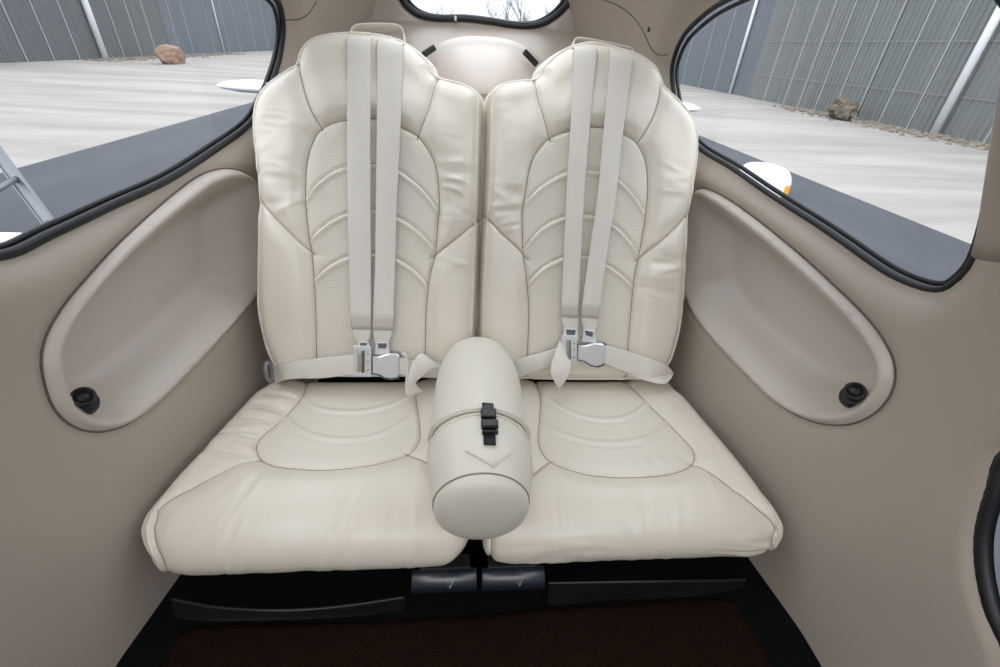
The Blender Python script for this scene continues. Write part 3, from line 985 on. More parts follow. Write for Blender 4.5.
    # twin welts along the outer side and at the middle gap
    def welt(xs_off, fn_t):
        pts = []
        for tt in fn_t:
            xx = (float(edge(tt)) + xs_off) if side == 'left' else (float(edge(tt)) - xs_off)
            q = prof(np.array([tt]))[0]
            dxx = xs_off + .012
            kk = .30 + .70 * (1 - (1 - min(dxx / .034, 1)) ** 2.4) ** (1 / 2.2)
            Cc = np.array([max(q[0], .492), -.745])
            q2 = Cc + (q - Cc) * kk
            pts.append((xx, q2[0], q2[1]))
        return np.array(pts)
    tt = np.linspace(.10, .66, 90)
    MB().tube(welt(-.004, tt), .0030, False, 8).build('edge_piping', M_pipe, pan)
    MB().tube(welt(.006, tt), .0026, False, 8).build('edge_piping', M_pipe, pan)
    return pan

def build_seat(side, label):
    root = empty('rear_seat', (XC + (-.24 if side == 'left' else .24), .65, FLOOR_Z))
    tag(root, label, 'seat', 'split rear bench seats')
    sd = 11 if side == 'left' else 57
    build_back(SEATS[side], sd, root)
    build_cushion(CUSH[side], sd, root, side)
    return root
seat_l = build_seat('left', 'cream leather rear seat on the left, by the window with the ladder outside')
seat_r = build_seat('right', 'cream leather rear seat on the right, by the window with the padded pillar')

# ------------------------------------------------------------------ harnesses
H_STRAP = .086
def bp(px, py, h=H_STRAP):
    q = back_px(px, py, h)
    return back_pt(q[0], q[1], h)

def shoulder_strap(L, R, top_extra, root):
    Lp = [bp(*p) for p in L]; Rp = [bp(*p) for p in R]
    # over the top edge of the seat and back to the shelf
    def over(p):
        q = p - B0; a = q[0]; b = q @ BV
        return [back_pt(a, b + .010, .066), back_pt(a, b + .013, .040), back_pt(a, b + .012, .012), back_pt(a, b + .008, -.035), back_pt(a, b - .05, -.075)]
    Lt = over(Lp[0]); Rt = over(Rp[0])
    L3 = Lt[::-1] + Lp; R3 = Rt[::-1] + Rp
    o = MB().ribbon(L3, R3, .0018, 5).build('shoulder_strap', M_strap, root)
    return o

def local_fn(o3, ax, ay, nz):
    return lambda a, b, h: o3 + ax * a + ay * b + nz * h

def poly_plate(pts_px, h0, h1, bev):
    """plate traced on the seat back's plane at heights h0..h1"""
    hm = (h0 + h1) / 2
    return [back_px(x, y, h1) for x, y in pts_px], h0, h1, bev
def plate(mb, pts_px, h0, h1, bev=.0012):
    P, a, b, c = poly_plate(pts_px, h0, h1, bev)
    return mb.prism(P, a, b, lambda u, v, h: back_pt(u, v, h), c)

def build_harness(spec, label):
    p0 = bp(*spec['anchor'])
    root = empty('seat_harness', tuple(p0))
    tag(root, label, 'seat belt', 'seat harnesses with metal buckles')
    for k, s in enumerate(spec['straps']):
        o = shoulder_strap(s['L'], s['R'], None, root)
        MB().ribbon([bp(*p, H_STRAP + .0020) for p in s['patchL']], [bp(*p, H_STRAP + .0020) for p in s['patchR']], .001, 3).build('stitched_patch', M_stitch, o)
        a, b = s['tipL'], s['tipR']
        mb = MB()
        plate(mb, [(a[0] - 1.5, a[1] - 3), (b[0] + 1.5, b[1] - 3), (b[0] + 3, b[1] + 9), (a[0] - 3, a[1] + 9)], H_STRAP - .001, H_STRAP + .004, .001)
        mb.build('end_fitting', M_chrome, o)
        mb2 = MB()
        plate(mb2, [(a[0], a[1] - 2), (b[0], b[1] - 2), (b[0] - 1, b[1] + 3), (a[0] + 1, a[1] + 3)], H_STRAP + .003, H_STRAP + .0065, .0008)
        mb2.build('retaining_pin', M_steel, o)
    for nm, L, R in spec['laps']:
        MB().ribbon([bp(x, y, h + .007) for x, y, h in L], [bp(x, y, h + .007) for x, y, h in R], .0018, 5).build(nm, M_strap, root)
    # buckle: frame with two bars and the lift plate
    mb = MB()
    f = spec['frame']
    x0, y0, x1, y1 = f
    hh0, hh1 = H_STRAP + .006, H_STRAP + .011
    k = spec.get('skew', 0)
    def q(x, y): return (x, y + k * (x - x0))
    for (a, b, c, d) in ((x0, y0, x1, y0 + 5), (x0, y1 - 4, x1, y1), (x0, y0 + 4, x0 + 4.2, y1 - 3), (x1 - 6, y0 + 4, x1, y1 - 3)):
        plate(mb, [q(a, b), q(c, b), q(c, d), q(a, d)], hh0, hh1, .0008)
    fr = mb.build('buckle_frame', M_chrome, root)
    mb = MB()
    plate(mb, [q(x0 + 8.3, y0 + 5), q(x0 + 10.6, y0 + 5), q(x0 + 10.6, y1 - 4), q(x0 + 8.3, y1 - 4)], hh0, hh1 - .001, .0006)
    mb.build('locking_bar', M_steel, fr)
    mb = MB()
    for yy in (y0 + 8, (y0 + y1) / 2, y1 - 7):
        c = bp(x1 - 3, yy + k * (x1 - x0), hh1)
        mb.tube([c, c + BN * .0012], .0016, False, 8)
    mb.build('rivet', M_steel, fr)
    mb = MB()
    plate(mb, spec['cover'], H_STRAP + .004, H_STRAP + .016, .0022)
    cv = mb.build('buckle_cover', M_chrome, root)
    mb = MB()
    cx_ = np.array(spec['cover']); c = cx_.mean(0)
    plate(mb, [tuple(c + (p - c) * 1.13) for p in cx_], H_STRAP + .002, H_STRAP + .006, .0008)
    mb.build('cover_base', M_steel, cv)
    return root

HARN_L = dict(anchor=(268, 372),
  straps=[dict(L=[(347, 38.5), (347, 70), (347, 120), (347.6, 200), (349, 265), (350.5, 313), (351.3, 325), (354.5, 337), (359.5, 344.5)], R=[(371, 40.5), (371, 70), (370.6, 120), (370.6, 200), (371, 265), (371, 313), (371, 325), (370, 336), (366.8, 344.5)],
               patchL=[(350.6, 313), (351.3, 329)], patchR=[(371, 313.5), (371, 329.5)], tipL=(359.5, 345), tipR=(367, 345)),
          dict(L=[(377, 41), (377, 70), (376.7, 120), (376, 200), (375, 265), (373.2, 313), (372.6, 325), (373.8, 336), (377.5, 344.5)], R=[(403.3, 45.5), (402.7, 70), (401, 120), (397, 200), (395.2, 265), (393.6, 314), (393.2, 327), (390.5, 337.5), (387, 344.5)],
               patchL=[(373.2, 314), (372.6, 330)], patchR=[(393.6, 314.5), (393.2, 331)], tipL=(377.5, 345.5), tipR=(386.8, 345.5))],
  laps=[('lap_strap', [(271, 364, .035), (283, 364, .072), (300, 360, .083), (325, 357.3, .085), (345, 355.2, .088), (356, 354.5, .089)], [(275, 384, .035), (286, 380, .072), (300, 378.8, .083), (320, 378.5, .085), (345, 375.8, .088), (356, 374.8, .089)]),
        ('lap_strap', [(398, 357, .088), (412, 360, .086), (432, 362, .084), (452, 362, .07), (470, 362, .05)], [(398, 375, .088), (412, 377, .086), (432, 378, .084), (452, 379, .07), (470, 380, .05)]),
        ('strap_tail', [(404.5, 352, .098), (407.5, 358, .10), (408.5, 371, .105), (407.5, 384, .108), (408.5, 396.5, .108)], [(401, 353, .097), (405, 359, .098), (406, 371, .10), (405.2, 384, .10), (405.5, 395, .10)]),
        ('strap_tail', [(408, 397, .112), (407.5, 383, .12), (410.5, 367, .122), (420.5, 353.3, .118), (432, 360, .108), (446, 370, .10)], [(424, 391.5, .108), (416, 383.5, .118), (421, 378, .124), (432, 369.5, .122), (440, 367.5, .112), (448, 368.5, .10)])],
  frame=(353.2, 346, 371, 377), cover=[(372.5, 357), (379, 356.8), (384.5, 355), (390, 354), (397, 354), (399.2, 356.5), (399.4, 374), (397.5, 377.3), (391, 378.6), (385, 377.6), (379.5, 374.6), (372.5, 373)])
HARN_R = dict(anchor=(660, 372), skew=.08,
  straps=[dict(L=[(574, 49.5), (572.5, 80), (569.6, 140), (566, 200), (563.8, 250), (561.7, 302), (561, 312), (561.4, 321), (565.8, 331)], R=[(597, 50), (594, 80), (588.6, 140), (583.8, 200), (581, 250), (578.2, 303), (578, 313), (578.2, 323), (576.5, 331.5)],
               patchL=[(561.6, 303), (561.2, 317)], patchR=[(578.2, 303.5), (577.9, 318)], tipL=(566, 331.5), tipR=(576, 332)),
          dict(L=[(610, 52.5), (608, 80), (602.5, 140), (597, 200), (589.5, 250), (582.4, 302), (581.2, 312), (581.6, 321), (585, 332)], R=[(632, 57), (630, 80), (622, 140), (615.4, 200), (607.5, 250), (600.5, 303), (599, 315), (597, 325), (593.6, 333.5)],
               patchL=[(582.3, 303), (581, 317)], patchR=[(600.4, 304), (598.4, 319)], tipL=(585.2, 332.5), tipR=(593.5, 334))],
  laps=[('lap_strap', [(503, 364, .05), (514, 360, .075), (535, 354, .084), (550, 350, .087), (566, 344.5, .089)], [(505, 381, .05), (516, 378.2, .075), (535, 372.5, .084), (550, 368, .087), (566, 362, .089)]),
        ('lap_strap', [(600, 344.5, .089), (612, 346.5, .088), (630, 351.5, .086), (645, 356.5, .084), (657, 361, .086), (668, 366, .078), (674, 374, .055)], [(600, 361.5, .089), (610, 366.5, .088), (624, 372, .086), (637, 376, .084), (647, 378.5, .086), (656, 381, .078), (662, 384, .055)]),
        ('lap_strap', [(673.5, 372, .05), (671.5, 378, .075), (664.5, 384, .092), (650, 382, .09), (630, 375, .083), (612, 368, .083)], [(667, 366, .02), (665, 372, .05), (660, 375, .075), (650, 374, .08), (632, 368, .08), (614, 362, .08)]),
        ('strap_tail', [(559.5, 341, .097), (555, 352, .108), (550.5, 370, .118), (553, 379, .12), (559, 389, .12)], [(563.5, 346, .099), (567, 356, .108), (571.3, 364.5, .117), (569, 375, .12), (560.5, 388, .121)])],
  frame=(562, 334.5, 577, 363), cover=[(578.8, 345.8), (586, 345.8), (591.5, 344.3), (597, 343.6), (603.5, 344.2), (606.2, 347), (604.8, 361), (602.5, 364.8), (597, 366.3), (591, 365), (585.5, 361.2), (578, 359.5)])
harness_l = build_harness(HARN_L, 'beige webbing harness with metal buckle on the left seat, strap end curled beside the roll')
harness_r = build_harness(HARN_R, 'beige webbing harness with metal buckle on the right seat, diamond-folded strap end')

# harness loop standing over the top edge of each seat
def harness_loop(pxs, mat, root):
    pts = [bp(x, y, -.005) for x, y in pxs]
    dv = BN
    L = [p + dv * .012 for p in pts]; R = [p - dv * .030 for p in pts]
    return MB().ribbon(L, R, .0025, 5).build('harness_loop', mat, root)
harness_loop([(352, 46), (352, 33), (356, 27.5), (366, 26), (396, 26.5), (402, 30), (404, 36), (404, 48)], M_strap, seat_l)
harness_loop([(574, 50), (573.5, 42), (577, 39.5), (600, 43), (625, 48.5), (630.5, 50.5), (632, 56)], M_strap, seat_r)

# anchor bracket beside the left seat
pa = np.array([on_plane(269, 372, (0, .80, 0), (0, 1, 0))])[0]
mb = MB()
tt = np.linspace(0, 2 * math.pi, 25)[:-1]
mb.tube([pa + np.array([.004 * math.sin(0), .014 * math.cos(a), .024 * math.sin(a)]) for a in tt], .0045, True, 8)
mb.build('anchor_ring', M_grey, harness_l)

# ------------------------------------------------------------------ leather roll between the seats
AX0 = np.array([.030, .835, -.597]); AX1 = np.array([.029, .424, -.6215])
ADIR = (AX1 - AX0) / np.linalg.norm(AX1 - AX0); ALEN = np.linalg.norm(AX1 - AX0)
AUP = np.array([0, 0, 1.]) - ADIR * ADIR[2]; AUP /= np.linalg.norm(AUP)
ASIDE = np.array([1., 0, 0])
def roll_pt(s, ang, r, kx=1.0):
    return AX0 + ADIR * s + (ASIDE * math.sin(ang) * kx + AUP * math.cos(ang)) * r
def lathe(prof_sr, n=64, tilt=None, cap0=False, cap1=False):
    V, F = [], []
    for q_, (s, r) in enumerate(prof_sr):
        for k in range(n):
            a = 2 * math.pi * k / n
            f_ = 1 if (tilt or 0) > 0 else max(0., 1 - 1.6 * q_ / len(prof_sr))
            ss = s + (tilt * math.cos(a) * f_ if tilt else 0)
            V.append(roll_pt(ss, a, r, 1 - .07 * float(smoothstep((s - ALEN + .12) / .1))))
    m = len(prof_sr)
    for i in range(m - 1):
        for k in range(n):
            l = (k + 1) % n
            F.append((i * n + k, (i + 1) * n + k, (i + 1) * n + l, i * n + l))
    if cap0: F.append(tuple(range(n)))
    if cap1: F.append(tuple((m - 1) * n + k for k in range(n))[::-1])
    return V, F
roll = empty('leather_roll', (.03, .6, -.69))
tag(roll, 'cream leather cylindrical roll bag with black buckle strap, lying between the seats', 'roll bag')
def s_at(py):                                # distance along the roll of a photo row on its upper ridge
    p = on_plane(481, py, AX0 + AUP * .09, AUP)
    return float((p - AX0) @ ADIR)
S1, S2 = s_at(405.5), s_at(418)
V, F = lathe([(-.005, .002), (-.005, .025), (-.001, .044), (.008, .057), (.024, .0685), (.05, .077), (.085, .0845), (.125, .089), (S1 - .03, .0915), (S1 - .006, .092), (S1 + .002, .0915), (S1 + .003, .088), (S1 - .002, .085)], 64, .010)
mesh_obj('upper_sleeve', V, F, M_roll, roll)
V, F = lathe([(S1 - .03, .084), (S1, .0855), (S2 + .04, .084)], 64)
mesh_obj('inner_body', V, F, M_roll, roll)
V, F = lathe([(S2 + .004, .084), (S2, .088), (S2 + .003, .0905), (S2 + .012, .0925), (S2 + .05, .0925), (ALEN - .06, .0885), (ALEN - .026, .0838), (ALEN - .020, .082)], 64, -.014)
mesh_obj('lower_sleeve', V, F, M_roll, roll)
V, F = lathe([(ALEN - .024, .0805), (ALEN - .019, .0822), (ALEN - .013, .0815), (ALEN - .006, .077), (ALEN, .066), (ALEN + .004, .048), (ALEN + .0065, .025), (ALEN + .007, .001)], 64)
mesh_obj('end_cap', V, F, M_roll, roll)
def ring(s, r, rt, tilt=0.0):
    a = np.linspace(0, 2 * math.pi, 73)[:-1]
    return MB().tube([roll_pt(s + tilt * math.cos(t), t, r, 1 - .07 * float(smoothstep((s - ALEN + .12) / .1))) for t in a], rt, True, 8)
ring(S1 - .002, .0925, .0026, .010).build('rim_piping', M_pipe, roll)
ring(S2 + .006, .0912, .0022, -.014).build('rim_piping', M_pipe, roll)
ring(ALEN - .0215, .0828, .0011, 0).build('cap_piping', M_thread, roll)
# strap and side-release clip on top
def on_roll(s, u, h):                        # s along, u across (metres), h above the leather
    r = .0925 - .0085 * smoothstep((s - S2 - .04) / .09) + h
    return roll_pt(s, u / r, r)
su = .012
mb = MB(); mb.ribbon([on_roll(s, su - .010, .002) for s in (S1 - .002, S1 + .012, S1 + .03, S1 + .05, s_at(446))], [on_roll(s, su + .010, .002) for s in (S1 - .002, S1 + .012, S1 + .03, S1 + .05, s_at(446))], .002, 4)
st = mb.build('clip_strap', M_web, roll)
Rm = Matrix((tuple(ASIDE), tuple(ADIR), tuple(AUP))).transposed()
mb = MB()
mb.box(on_roll(s_at(417), su, .006), (.026, .020, .008), Rm, .0025)
mb.box(on_roll(s_at(411), su, .0055), (.018, .014, .006), Rm, .002)
mb.build('clip_socket', M_black, st)
mb = MB()
mb.box(on_roll(s_at(428), su + .001, .0065), (.028, .017, .010), Rm, .0025)
mb.box(on_roll(s_at(436), su + .001, .006), (.026, .004, .009), Rm, .0015)
mb.build('clip_plug', M_black, st)
mb = MB()
tri = [(s_at(449), -.026), (s_at(464), .016), (s_at(449.5), .046)]
pts = []
for (s0, u0), (s1, u1) in zip(tri[:-1], tri[1:]):
    for t in np.linspace(0, 1, 10):
        pts.append(on_roll(s0 + (s1 - s0) * t, u0 + (u1 - u0) * t, -.0006))
mb.tube(pts, .0016, False, 6)
mb.build('triangle_stitching', M_pipe, roll)

# ------------------------------------------------------------------ nozzles in the recesses
def nozzle(px, py, sgn, label):
    yz = hit_wall(px, py, sgn)
    p = wall_point(sgn, yz[0], yz[1], .008)
    ax = np.array([-sgn * .55, -.35 if sgn < 0 else -.35, .75]); ax /= np.linalg.norm(ax)
    root = empty('rubber_nozzle', tuple(p))
    tag(root, label, 'nozzle', 'black nozzles in the armrest recesses')
    r = [(-.012, .019), (-.002, .019), (.002, .017), (.004, .012), (.012, .0115), (.016, .0135), (.022, .0150), (.026, .0150), (.028, .0135), (.0275, .0115), (.016, .0105)]
    ref = np.array([0, 1., 0]); u = ref - ax * ref.dot(ax); u /= np.linalg.norm(u); w = np.cross(ax, u)
    n = 28; V = []; F = []
    for s, q in r:
        V += [p + ax * s + (u * math.cos(2 * math.pi * k / n) + w * math.sin(2 * math.pi * k / n)) * q for k in range(n)]
    def rows(i0, i1):
        return [(i * n + k, i * n + (k + 1) % n, (i + 1) * n + (k + 1) % n, (i + 1) * n + k) for i in range(i0, i1) for k in range(n)]
    mesh_obj('flange', V[:4 * n], rows(0, 3), M_rubber, root)
    b = 3 * n
    f2 = [tuple(i - b for i in f) for f in rows(3, len(r) - 1)] + [tuple(range((len(r) - 4) * n, (len(r) - 3) * n))]
    mesh_obj('spout', V[b:], f2, M_black, root)
    return root
nozzle(89, 402, -1, 'black rubber nozzle in the recess of the left cabin wall')
nozzle(849, 396, 1, 'black rubber nozzle in the recess of the right cabin wall')

# ------------------------------------------------------------------ release levers and net pouches under the seats
def lever(pxl, pxr, pyt, label):
    a = on_plane(pxl, pyt, (0, .425, 0), (0, 1, 0)); b = on_plane(pxr, pyt, (0, .425, 0), (0, 1, 0))
    z = (a[2] + b[2]) / 2
    w = b[0] - a[0]; xm = (a[0] + b[0]) / 2
    root = empty('release_lever', (xm, .44, z - .035))
    tag(root, label, 'lever', 'release levers under the seats')
    pr = [(.440, -.003), (.429, -.001), (.420, -.006), (.413, -.015), (.411, -.025), (.415, -.036), (.424, -.043), (.440, -.046)]
    pr = catmull(pr, 4)
    V, F = [], []
    xs = [-w / 2, -w / 2 + .002, w / 2 - .002, w / 2]
    sc = [.94, 1, 1, .94]
    n = len(pr)
    for xx, s in zip(xs, sc):
        for y, dz in pr:
            V.append((xm + xx, .44 + (y - .44) * s, z + (-.022 + (dz + .022) * s)))
    for i in range(3):
        F += [(i * n + k, (i + 1) * n + k, (i + 1) * n + k + 1, i * n + k + 1) for k in range(n - 1)]
    F.append(tuple(range(n))); F.append(tuple(3 * n + k for k in range(n))[::-1])
    mesh_obj('paddle', V, F, M_lever, root)
    MB().box((xm, .452, z - .024), (w * .8, .03, .045), None, .004).build('bracket', M_black, root)
    # dotted arrow mark on the face
    mb = MB()
    for r_ in range(4):
        for c_ in range(5 - r_):
            ux = (c_ - (4 - r_) / 2) * .0032 + .008
            zz_ = -.004 - r_ * .003
            yy = float(np.interp(-zz_, [.001, .006, .015, .025], [.429, .420, .413, .411]))
            mb.box((xm + ux, yy - .0004, z + zz_), (.0011, .0012, .0011))
    for t in np.linspace(0, 1, 6):
        zz_ = -.004 - .012 * (1 - t)
        yy = float(np.interp(-zz_, [.001, .006, .015, .025], [.429, .420, .413, .411]))
        mb.box((xm + .010 + .008 * t, yy - .0004, z + zz_), (.0016, .0012, .0022))
    mb.build('arrow_mark', M_dot, root)
    return root
lever(411, 477, 576, 'glossy blue-black release lever under the gap, left one of the pair')
lever(482, 545, 574, 'glossy blue-black release lever under the right seat, right one of the pair')

def net_pouch(top_px, bot_px, label):
    tp = catmull([on_plane(x, y, (0, yy, 0), (0, 1, 0)) for x, y, yy in top_px], 8)
    bt = catmull([on_plane(x, y, (0, yy, 0), (0, 1, 0)) for x, y, yy in bot_px], 8)
    N = 110; M = 12
    tp = resample(tp, 1e9) if False else np.stack([np.interp(np.linspace(0, 1, N), np.linspace(0, 1, len(tp)), tp[:, k]) for k in range(3)], 1)
    bt = np.stack([np.interp(np.linspace(0, 1, N), np.linspace(0, 1, len(bt)), bt[:, k]) for k in range(3)], 1)
    root = empty('net_pouch', tuple(bt[N // 2]))
    tag(root, label, 'net pouch', 'black net pouches under the seats')
    mb = MB()
    g = lambda i, j: tp[min(max(i, 0), N - 1)] * (1 - j / M) + bt[min(max(i, 0), N - 1)] * (j / M) + np.array([0, -.006 * math.sin(math.pi * j / M), 0])
    V = [g(i, j) for j in range(M + 1) for i in range(N)]
    F = []
    # diagonal lattice from alternating quads
    for s in (-1, 1):
        for i0 in range(-M, N + M, 2):
            pts = [g(i0 + s * j, j) for j in range(M + 1) if 0 <= i0 + s * j < N]
            if len(pts) > 1:
                mb.tube(pts, .0005, False, 4, caps=False)
    mb.build('mesh', M_net, root)
    MB().tube(tp, .0032, False, 8).build('elastic_hem', M_black, root)
    return root
net_pouch([(172, 599, .43), (215, 607, .415), (275, 610.5, .405), (335, 607, .41), (405, 597, .425)], [(180, 622, .42), (230, 621, .41), (290, 619, .405), (340, 617, .41), (405, 613, .42)],
          'black net pouch with sagging elastic hem under the left seat')
net_pouch([(548, 583, .43), (610, 582, .43), (680, 581, .43), (745, 580, .44)], [(548, 605, .41), (610, 601, .42), (680, 598, .42), (740, 596, .43)],
          'black net pouch with straight elastic hem under the right seat')

# ------------------------------------------------------------------ moulded hump on the shelf behind the seats
def hump():
    root = empty('shelf_hump', (.055, 1.42, -.10))
    tag(root, 'beige moulded hump on the rear shelf, seen between the two seat tops', 'cover')
    V, F = [], []
    n, m = 48, 20
    for j in range(m + 1):
        t = j / m * math.pi / 2
        zz_ = math.sin(t) ** (2 / 2.6); rr_ = math.cos(t) ** (2 / 2.6)
        for k in range(n):
            a = 2 * math.pi * k / n
            ca, sa = math.cos(a), math.sin(a)
            e = 2 / 2.2
            V.append((.050 + .195 * rr_ * math.copysign(abs(ca) ** e, ca), 1.44 + .235 * rr_ * math.copysign(abs(sa) ** e, sa), -.165 + .180 * zz_))
    for j in range(m):
        for k in range(n):
            l = (k + 1) % n
            F.append((j * n + k, j * n + l, (j + 1) * n + l, (j + 1) * n + k))
    F.append(tuple(m * n + k for k in range(n)))
    mesh_obj('shell', V, F, M_pocket, root)
    def clip(p0, p1, w):
        a = on_plane(*p0, (0, 1.262, 0), (0, 1, 0)); b = on_plane(*p1, (0, 1.272, 0), (0, 1, 0))
        ax = Vector(b - a); L = ax.length; ax.normalize()
        ay = Vector((0, 1, 0)); ay = (ay - ax * ax.dot(ay)).normalized(); az = ax.cross(ay)
        Mx = Matrix((ax, ay, az)).transposed()
        MB().box((a + b) / 2, (L, .010, w), Mx, .003).build('clip', M_black, root)
    clip((423, 55), (435, 47), .014)
    clip((524, 51), (537, 65), .014)
hump()

# ------------------------------------------------------------------ outside: apron, taxi lane, hangars
GZ = -1.95
def ground_plane(name, x0, x1, y0, y1, z, mat):
    return tag(mesh_obj(name, [(x0, y0, z), (x1, y0, z), (x1, y1, z), (x0, y1, z)], [(0, 1, 2, 3)], mat, smooth=False), kind='structure')
ground_plane('ground', -150, 150, -60, 300, GZ, M_concrete)
ground_plane('ground_lane', -6.8, 6.8, -60, 130, GZ + .006, M_asphalt)

def hangar(name, x, sgn, y0, y1, top, mat, label, joints, poles, rails=()):
    """long shed whose ribbed wall faces the lane; sgn = direction away from the lane"""
    root = empty(name, (x + sgn * 4, (y0 + y1) / 2, GZ))
    tag(root, label, 'building', 'ribbed metal hangars beside the lane')
    pitch = .24
    V, F = [], []
    ys = np.arange(y0, y1 + pitch, pitch)
    prof_ = []
    for y in ys:
        prof_ += [(y, 0.0), (y + pitch * .42, 0.0), (y + pitch * .52, -.035), (y + pitch * .88, -.035)]
    for y, d in prof_:
        yy = min(y, y1)
        V += [(x + sgn * d, yy, GZ), (x + sgn * d, yy, top)]
    for i in range(len(prof_) - 1):
        F.append((2 * i, 2 * i + 2, 2 * i + 3, 2 * i + 1))
    mesh_obj('ribbed_wall', V, F, mat, root, smooth=False)
    xb = x + sgn * 9
    MB().box(((x + sgn * .05 + xb) / 2, (y0 + y1) / 2, (GZ + top) / 2), (abs(xb - x) - .1, y1 - y0 - .02, top - GZ - .02)).build('body', mat, root)
    rv = [(x - sgn * .15, y0 - .1, top), (x - sgn * .15, y1 + .1, top), (xb, y1 + .1, top + .5), (xb, y0 - .1, top + .5)]
    rv += [(a, b, c + .06) for a, b, c in rv]
    mesh_obj('roof', rv, [(3, 2, 1, 0), (4, 5, 6, 7), (0, 1, 5, 4), (2, 3, 7, 6), (1, 2, 6, 5), (3, 0, 4, 7)], mat, root, smooth=False)
    for y in joints:
        MB().box((x - sgn * .045, y, (GZ + top) / 2), (.03, .055, top - GZ - .02)).build('joint_strip', M_joint, root)
    for y, r in poles:
        MB().tube([(x - sgn * (.05 + r), y, GZ + .02), (x - sgn * (.05 + r), y, top)], r, False, 12).build('downpipe', M_post, root)
    for z in rails:
        MB().box((x - sgn * .042, (y0 + y1) / 2, z), (.02, y1 - y0, .03)).build('lap_line', M_lap, root)
    return root
LJ = [20.0, 21.9, 23.8, 25.9, 28.0, 29.8, 31.7, 35.7, 37.6, 39.4]
LJ2 = [43.2, 45.2, 48.9, 52, 54.5, 58.4, 62, 66, 70]
hangar('hangar', -22.3, -1, 2, 41.4, 4.2, M_hang_d, 'long dark grey ribbed hangar seen through the left window, with thick white downpipe', LJ, [(33.6, .17)])
hangar('hangar', -22.6, -1, 41.6, 95, 4.6, M_hang_b, 'paler blue-grey hangar beyond the brown boulder in the left window', LJ2, [(50.6, .06)])
RJ = [5.2, 6.5, 7.8, 9.1, 10.4, 11.7, 13.0, 14.4, 17.4, 18.8, 20.1, 21.5, 22.8, 24.1, 25.3, 27.2]
hangar('hangar', 16.8, 1, 2, 29.0, 3.9, M_hang_r, 'grey-green ribbed hangar seen through the right window, with thick white downpipe', RJ, [(16.1, .13)], (-.75, .85))
RJ2 = [33.6, 36, 39, 42, 45.5, 49, 53]
hangar('hangar', 17.0, 1, 29.2, 90, 4.4, M_hang_b, 'blue-grey hangar farther back in the right window, with thin white pipe', RJ2, [(31.2, .09)])

def rock_mesh(r, seed, sub=2, squash=(1, 1, .7)):
    bm = bmesh.new()
    bmesh.ops.create_icosphere(bm, subdivisions=sub, radius=1)
    rs = np.random.default_rng(seed)
    D = rs.normal(size=(7, 3)); D /= np.linalg.norm(D, axis=1)[:, None]
    V = []
    for v in bm.verts:
        p = np.array(v.co)
        k = 1.0
        for d in D:
            s = p @ d
            if s > .62: k = min(k, .62 / s + .12)
        V.append(p * k * (1 + rs.normal(0, .03)) * np.array(squash) * r)
    F = [[v.index for v in f.verts] for f in bm.faces]
    bm.free()
    return np.array(V), F
V, F = rock_mesh(1.0, 3, 3, (.7, 1.15, .62))
tag(mesh_obj('boulder', V + np.array([-17.45, 32.17, GZ + .36]), F, M_rock, None, False), 'brown boulder at the foot of the left hangar wall', 'rock')
V, F = rock_mesh(.58, 9, 3, (.8, 1.15, .85))
V = V * (1 + np.random.default_rng(4).normal(0, .13, (len(V), 1)))
tag(mesh_obj('stump', V + np.array([15.6, 19.6, GZ + .35]), F, M_bush, None, False), 'dark weathered stump in the gravel by the right hangar wall', 'stump')
def gravel(name, n, fx, fy, seed, label):
    mb = MB(); rs = np.random.default_rng(seed)
    for i in range(n):
        r = rs.uniform(.03, .13)
        V, F = rock_mesh(r, seed * 1000 + i, 1, (1, 1, .6))
        y = rs.uniform(*fy); x = fx(y, rs)
        if math.hypot(x - (-17.45), y - 32.17) < 1.35 or math.hypot(x - 15.6, y - 19.6) < .85 or x + r > 16.72 or x - r < -22.2: continue
        mb.add(V + np.array([x, y, GZ + r * .2]), F, smooth=False)
    return tag(mb.build(name, M_gravel), label, 'gravel', kind='stuff')
gravel('gravel_bed', 900, lambda y, r: 16.6 - abs(r.normal(0, .6)), (9, 24), 5, 'loose brown gravel along the foot of the right hangar')
gravel('gravel_bed', 500, lambda y, r: -21.9 + abs(r.normal(0, .9)), (31, 50), 6, 'loose stones along the foot of the left hangar round the boulder')

# tail of the aircraft behind the cabin
def aerofoil_solid(root_le, root_c, tip_le, tip_c, th, axis_z, mat, name, parent, n=22, rounded=True):
    """two-section tapered surface; chord runs along +y; axis_z is the thickness direction"""
    secs = [0, .25, .5, .75, .9, .97, 1.0]
    V = []
    tz = np.asarray(axis_z, float)
    for s in secs:
        le = np.asarray(root_le) * (1 - s) + np.asarray(tip_le) * s
        c = root_c * (1 - s) + tip_c * s
        k = 1.0
        if rounded and s > .85:
            k = math.sqrt(max(.02, 1 - ((s - .85) / .152) ** 2)); 
        for i in range(n):
            a = 2 * math.pi * i / n
            u = .5 - .5 * math.cos(a)
            t = th * c * 2.4 * (math.sqrt(max(u, 0)) * (1 - u)) * (1 if a < math.pi else -1) * k
            cc = c * (.45 + .55 * k)
            V.append(le + np.array([0, (c - cc) * .5 + u * cc, 0]) + tz * t)
    F = []
    for j in range(len(secs) - 1):
        F += [(j * n + i, j * n + (i + 1) % n, (j + 1) * n + (i + 1) % n, (j + 1) * n + i) for i in range(n)]
    F.append(tuple((len(secs) - 1) * n + i for i in range(n)))
    F.append(tuple(range(n))[::-1])
    return mesh_obj(name, V, F, mat, parent)
tail = empty('aircraft_tail', (XC, 4.5, -.42))
tag(tail, 'white aircraft tail behind the cabin, its tips showing through both side windows', 'aircraft tail')
for s in (-1, 1):
    aerofoil_solid((XC, 4.25, -.42), .80, (XC + s * 2.2, 4.42, -.42), .62, .085, (0, 0, 1), M_white, 'stabilizer', tail)
aerofoil_solid((XC, 4.0, -.35), 1.0, (XC, 4.6, 1.0), .6, .05, (1, 0, 0), M_white, 'fin', tail)
